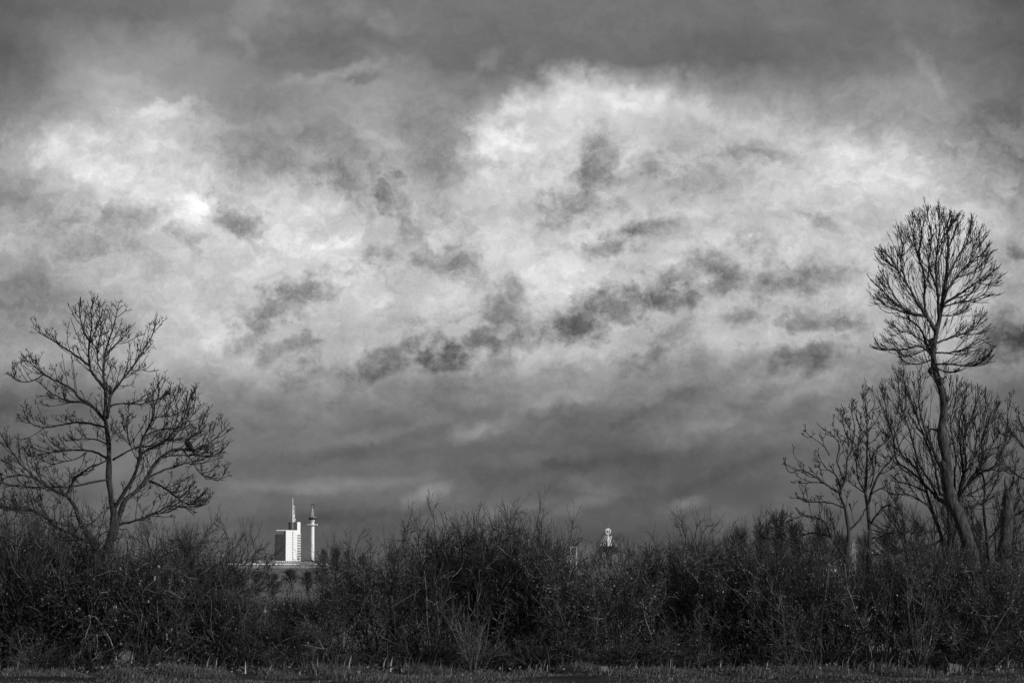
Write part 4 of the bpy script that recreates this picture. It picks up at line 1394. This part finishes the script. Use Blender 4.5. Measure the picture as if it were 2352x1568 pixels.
def lattice(x_px, top_px, wpx, D, label):
    x = gx(x_px, D)
    h = P(x_px, top_px, D)[2]
    w = wpx / F * D / 2
    root = empty('lattice_mast', (x, D, 0), R(15), label, 'mast')
    m = MB()
    for sx in (-1, 1):
        for sy in (-1, 1): m.bar((sx * w, sy * w, 0), (sx * w * .35, sy * w * .35, h), w * 0.085)
    m.build('legs', 'grey_metal', root)
    m = MB()
    n = 16
    for k in range(n):
        z0, z1 = h * k / n, h * (k + 1) / n
        a, b = w * (1 - .65 * k / n), w * (1 - .65 * (k + 1) / n)
        for (p, q) in (((-1, -1), (1, -1)), ((1, -1), (1, 1)), ((1, 1), (-1, 1)), ((-1, 1), (-1, -1))):
            m.bar((p[0] * a, p[1] * a, z0), (q[0] * b, q[1] * b, z1), w * 0.05); m.bar((q[0] * a, q[1] * a, z0), (p[0] * b, p[1] * b, z1), w * 0.05)
    m.build('bracing', 'grey_metal', root)


lattice(1960, 1237, 11, 900, 'white lattice mast seen between the two stems of the young tree')
lattice(1988, 1268, 5, 1500, 'thin short lattice mast right beside the taller white one')

# a pale low house between the trunks at right
b = P(*tb(460, 748), 800)
hr = empty('white_house', (b[0], 800, 0), R(30), 'small white house half hidden behind the hedge left of the lattice mast', 'house')
m = MB(); m.box(-3, 3, -2.5, 2.5, 0, b[2] - 0.6); m.build('wall', 'white', hr)
m = MB(); zz = b[2] - 0.6
m.raw([(-3.3, -2.8, zz), (3.3, -2.8, zz), (3.3, 2.8, zz), (-3.3, 2.8, zz), (-3.3, 0, zz + 1.6), (3.3, 0, zz + 1.6)], [[0, 1, 5, 4], [2, 3, 4, 5], [0, 4, 3], [1, 2, 5], [0, 3, 2, 1]]); m.build('roof', 'grey_metal', hr)


# ------------------------------------------------------------------ bird
def build_bird():
    lp = _lp[2]
    tgt = np.array(c1(1232, 1106))
    # nearest point of the limb as seen
    best = None
    for i in range(len(lp) - 1):
        for f in np.linspace(0, 1, 12):
            p = lp[i] * (1 - f) + lp[i + 1] * f
            d = p - np.array([0, 0, CAMZ])
            depth = d[1] * CP + d[2] * SP
            q = np.array([W0 / 2 + F * d[0] / depth, H0 / 2 - F * (-d[1] * SP + d[2] * CP) / depth])
            e = np.linalg.norm(q - tgt)
            if best is None or e < best[0]: best = (e, p)
    p = best[1] + np.array([0, 0, 0.012])
    root = empty('bird', p + np.array([0, -0.02, 0.0]), 0, 'small dark bird perched on a right hand branch of the left tree', 'bird')
    root.scale = (1.3, 1.3, 1.3)
    me = bpy.data.meshes.new('body')
    # facing left, upright: tail down right
    V = [(0.065, 0, -0.055), (0.038, 0, 0.005), (0.005, 0, 0.045), (-0.022, 0, 0.088), (-0.034, 0, 0.118), (-0.046, -0.004, 0.130)]
    Rr = [0.014, 0.028, 0.047, 0.045, 0.030, 0.026]
    me.from_pydata(V, [(i, i + 1) for i in range(5)], [])
    me.materials.append(M['feather'])
    o = bpy.data.objects.new('body', me); COL.objects.link(o); o.parent = root
    sk = o.modifiers.new('skin', 'SKIN')
    for v_, r0 in zip(me.skin_vertices[0].data, Rr): v_.radius = (r0, r0)
    me.skin_vertices[0].data[2].use_root = True
    o.modifiers.new('sub', 'SUBSURF').levels = 2
    o.modifiers['sub'].render_levels = 2
    q = MB(); q.raw([(-0.066, -0.009, 0.136), (-0.066, 0.009, 0.136), (-0.066, 0, 0.122), (-0.098, 0, 0.126)], [[0, 1, 3], [1, 2, 3], [2, 0, 3], [0, 2, 1]]); q.build('beak', 'grey_metal', root)
    q = MB(); q.raw([(0.045, -0.018, -0.02), (0.045, 0.018, -0.02), (0.10, 0.022, -0.115), (0.10, -0.022, -0.115), (0.056, -0.018, -0.016), (0.056, 0.018, -0.016), (0.107, 0.022, -0.111), (0.107, -0.022, -0.111)],
                    [[0, 1, 2, 3], [7, 6, 5, 4], [0, 4, 5, 1], [1, 5, 6, 2], [2, 6, 7, 3], [3, 7, 4, 0]]); q.build('tail', 'feather', root)
    for sy in (-1, 1):
        q = MB(); q.ball((0.024, sy * 0.040, 0.035), 0.05, 10, 8, (0.55, 0.28, 1.15)); w = q.build('wing', 'feather', root, True)
        q = MB(); q.bar((0.0, sy * 0.016, 0.012), (-0.004, sy * 0.016, -0.006), 0.004, 5); q.bar((-0.02, sy * 0.016, -0.002), (0.012, sy * 0.016, -0.004), 0.003, 5); q.build('leg', 'grey_metal', root)


build_bird()

# ------------------------------------------------------------------ things at the foot of the hedge
def stone(px_, py_, D, sx, sy, sz, seed, label):
    r = np.random.default_rng(seed)
    bm_v, bm_f = [], []
    m = MB(); m.ball((0, 0, 0), 1.0, 12, 8)
    v = np.array(m.v)
    k = 1 + 0.16 * np.sin(v[:, 0] * 3 + seed) * np.cos(v[:, 1] * 4) + 0.1 * np.sin(v[:, 2] * 5 + seed * 2)
    v = v * k[:, None] * np.array([sx, sy, sz])
    p = P(px_, py_, D)
    o = link_mesh('stone', v, m.f, 'stone', None, True)
    o.location = (p[0], D, gz(p[0], D) + sz * 0.7)
    tag(o, label, 'stone')


stone(126, 1545, 40.6, 0.045, 0.04, 0.04, 1, 'pale round stone in the grass near the left end')
stone(410, 1543, 40.6, 0.04, 0.035, 0.05, 2, 'upright pale stone in the grass below the low dark bush')
stone(1490, 1540, 40.9, 0.05, 0.05, 0.05, 3, 'small pale stone left of the flatter one at the hedge gap')
stone(1532, 1542, 40.9, 0.085, 0.06, 0.04, 4, 'flat pale stone below the black gap in the hedge')
stone(1382, 1552, 39.4, 0.10, 0.08, 0.075, 5, 'larger dull stone lying forward in the grass')

bx = P(*tb(1350, 1425), 41.2)
cb = empty('cardboard_box', (bx[0], 41.2, gz(bx[0], 41.2)), R(25), 'crumpled pale box lying at the hedge foot below the tallest tree', 'box')
m = MB(); m.raw([(-.13, -.09, 0), (.13, -.09, 0), (.13, .09, 0), (-.13, .09, 0), (-.12, -.08, .17), (.14, -.09, .14), (.13, .09, .15), (-.14, .08, .19)],
                [[0, 1, 5, 4], [1, 2, 6, 5], [2, 3, 7, 6], [3, 0, 4, 7], [0, 3, 2, 1]]); m.build('body', 'card', cb)
m = MB(); m.raw([(-.12, -.08, .172), (-.14, .08, .192), (-.20, .09, .30), (-.18, -.07, .29), (-.125, -.08, .170), (-.145, .08, .19), (-.205, .09, .298), (-.185, -.07, .288)],
                [[0, 1, 2, 3], [7, 6, 5, 4], [0, 4, 5, 1], [1, 5, 6, 2], [2, 6, 7, 3], [3, 7, 4, 0]]); m.build('flap', 'card', cb)
# a big dried leaf standing on its stalk
dl = P(*c2(935, 1440), 41.2)
dr = empty('dry_leaf', (dl[0], 41.2, gz(dl[0], 41.2)), 0, 'single large dried leaf on a stalk at the hedge foot', 'leaf')
m = MB(); m.bar((-0.14, 0, 0), (-0.05, 0, 0.14), 0.008, 5); m.build('stalk', 'dry', dr)
out = [(-0.05, 0.13), (0.03, 0.10), (0.11, 0.14), (0.16, 0.22), (0.17, 0.31), (0.10, 0.33), (0.02, 0.31), (-0.04, 0.25)]
m = MB(); n = len(out)
m.raw([(x, -0.02 + 0.6 * (x - 0.06) ** 2, z) for x, z in out] + [(x, -0.012 + 0.6 * (x - 0.06) ** 2, z) for x, z in out], [list(range(n)), [n + i for i in range(n)][::-1]] + [[i, n + i, n + (i + 1) % n, (i + 1) % n] for i in range(n)])
m.build('blade', 'stone', dr)

scene.render.engine = 'CYCLES'
scene.cycles.max_bounces = 5
scene.cycles.diffuse_bounces = 3
scene.cycles.use_denoising = True
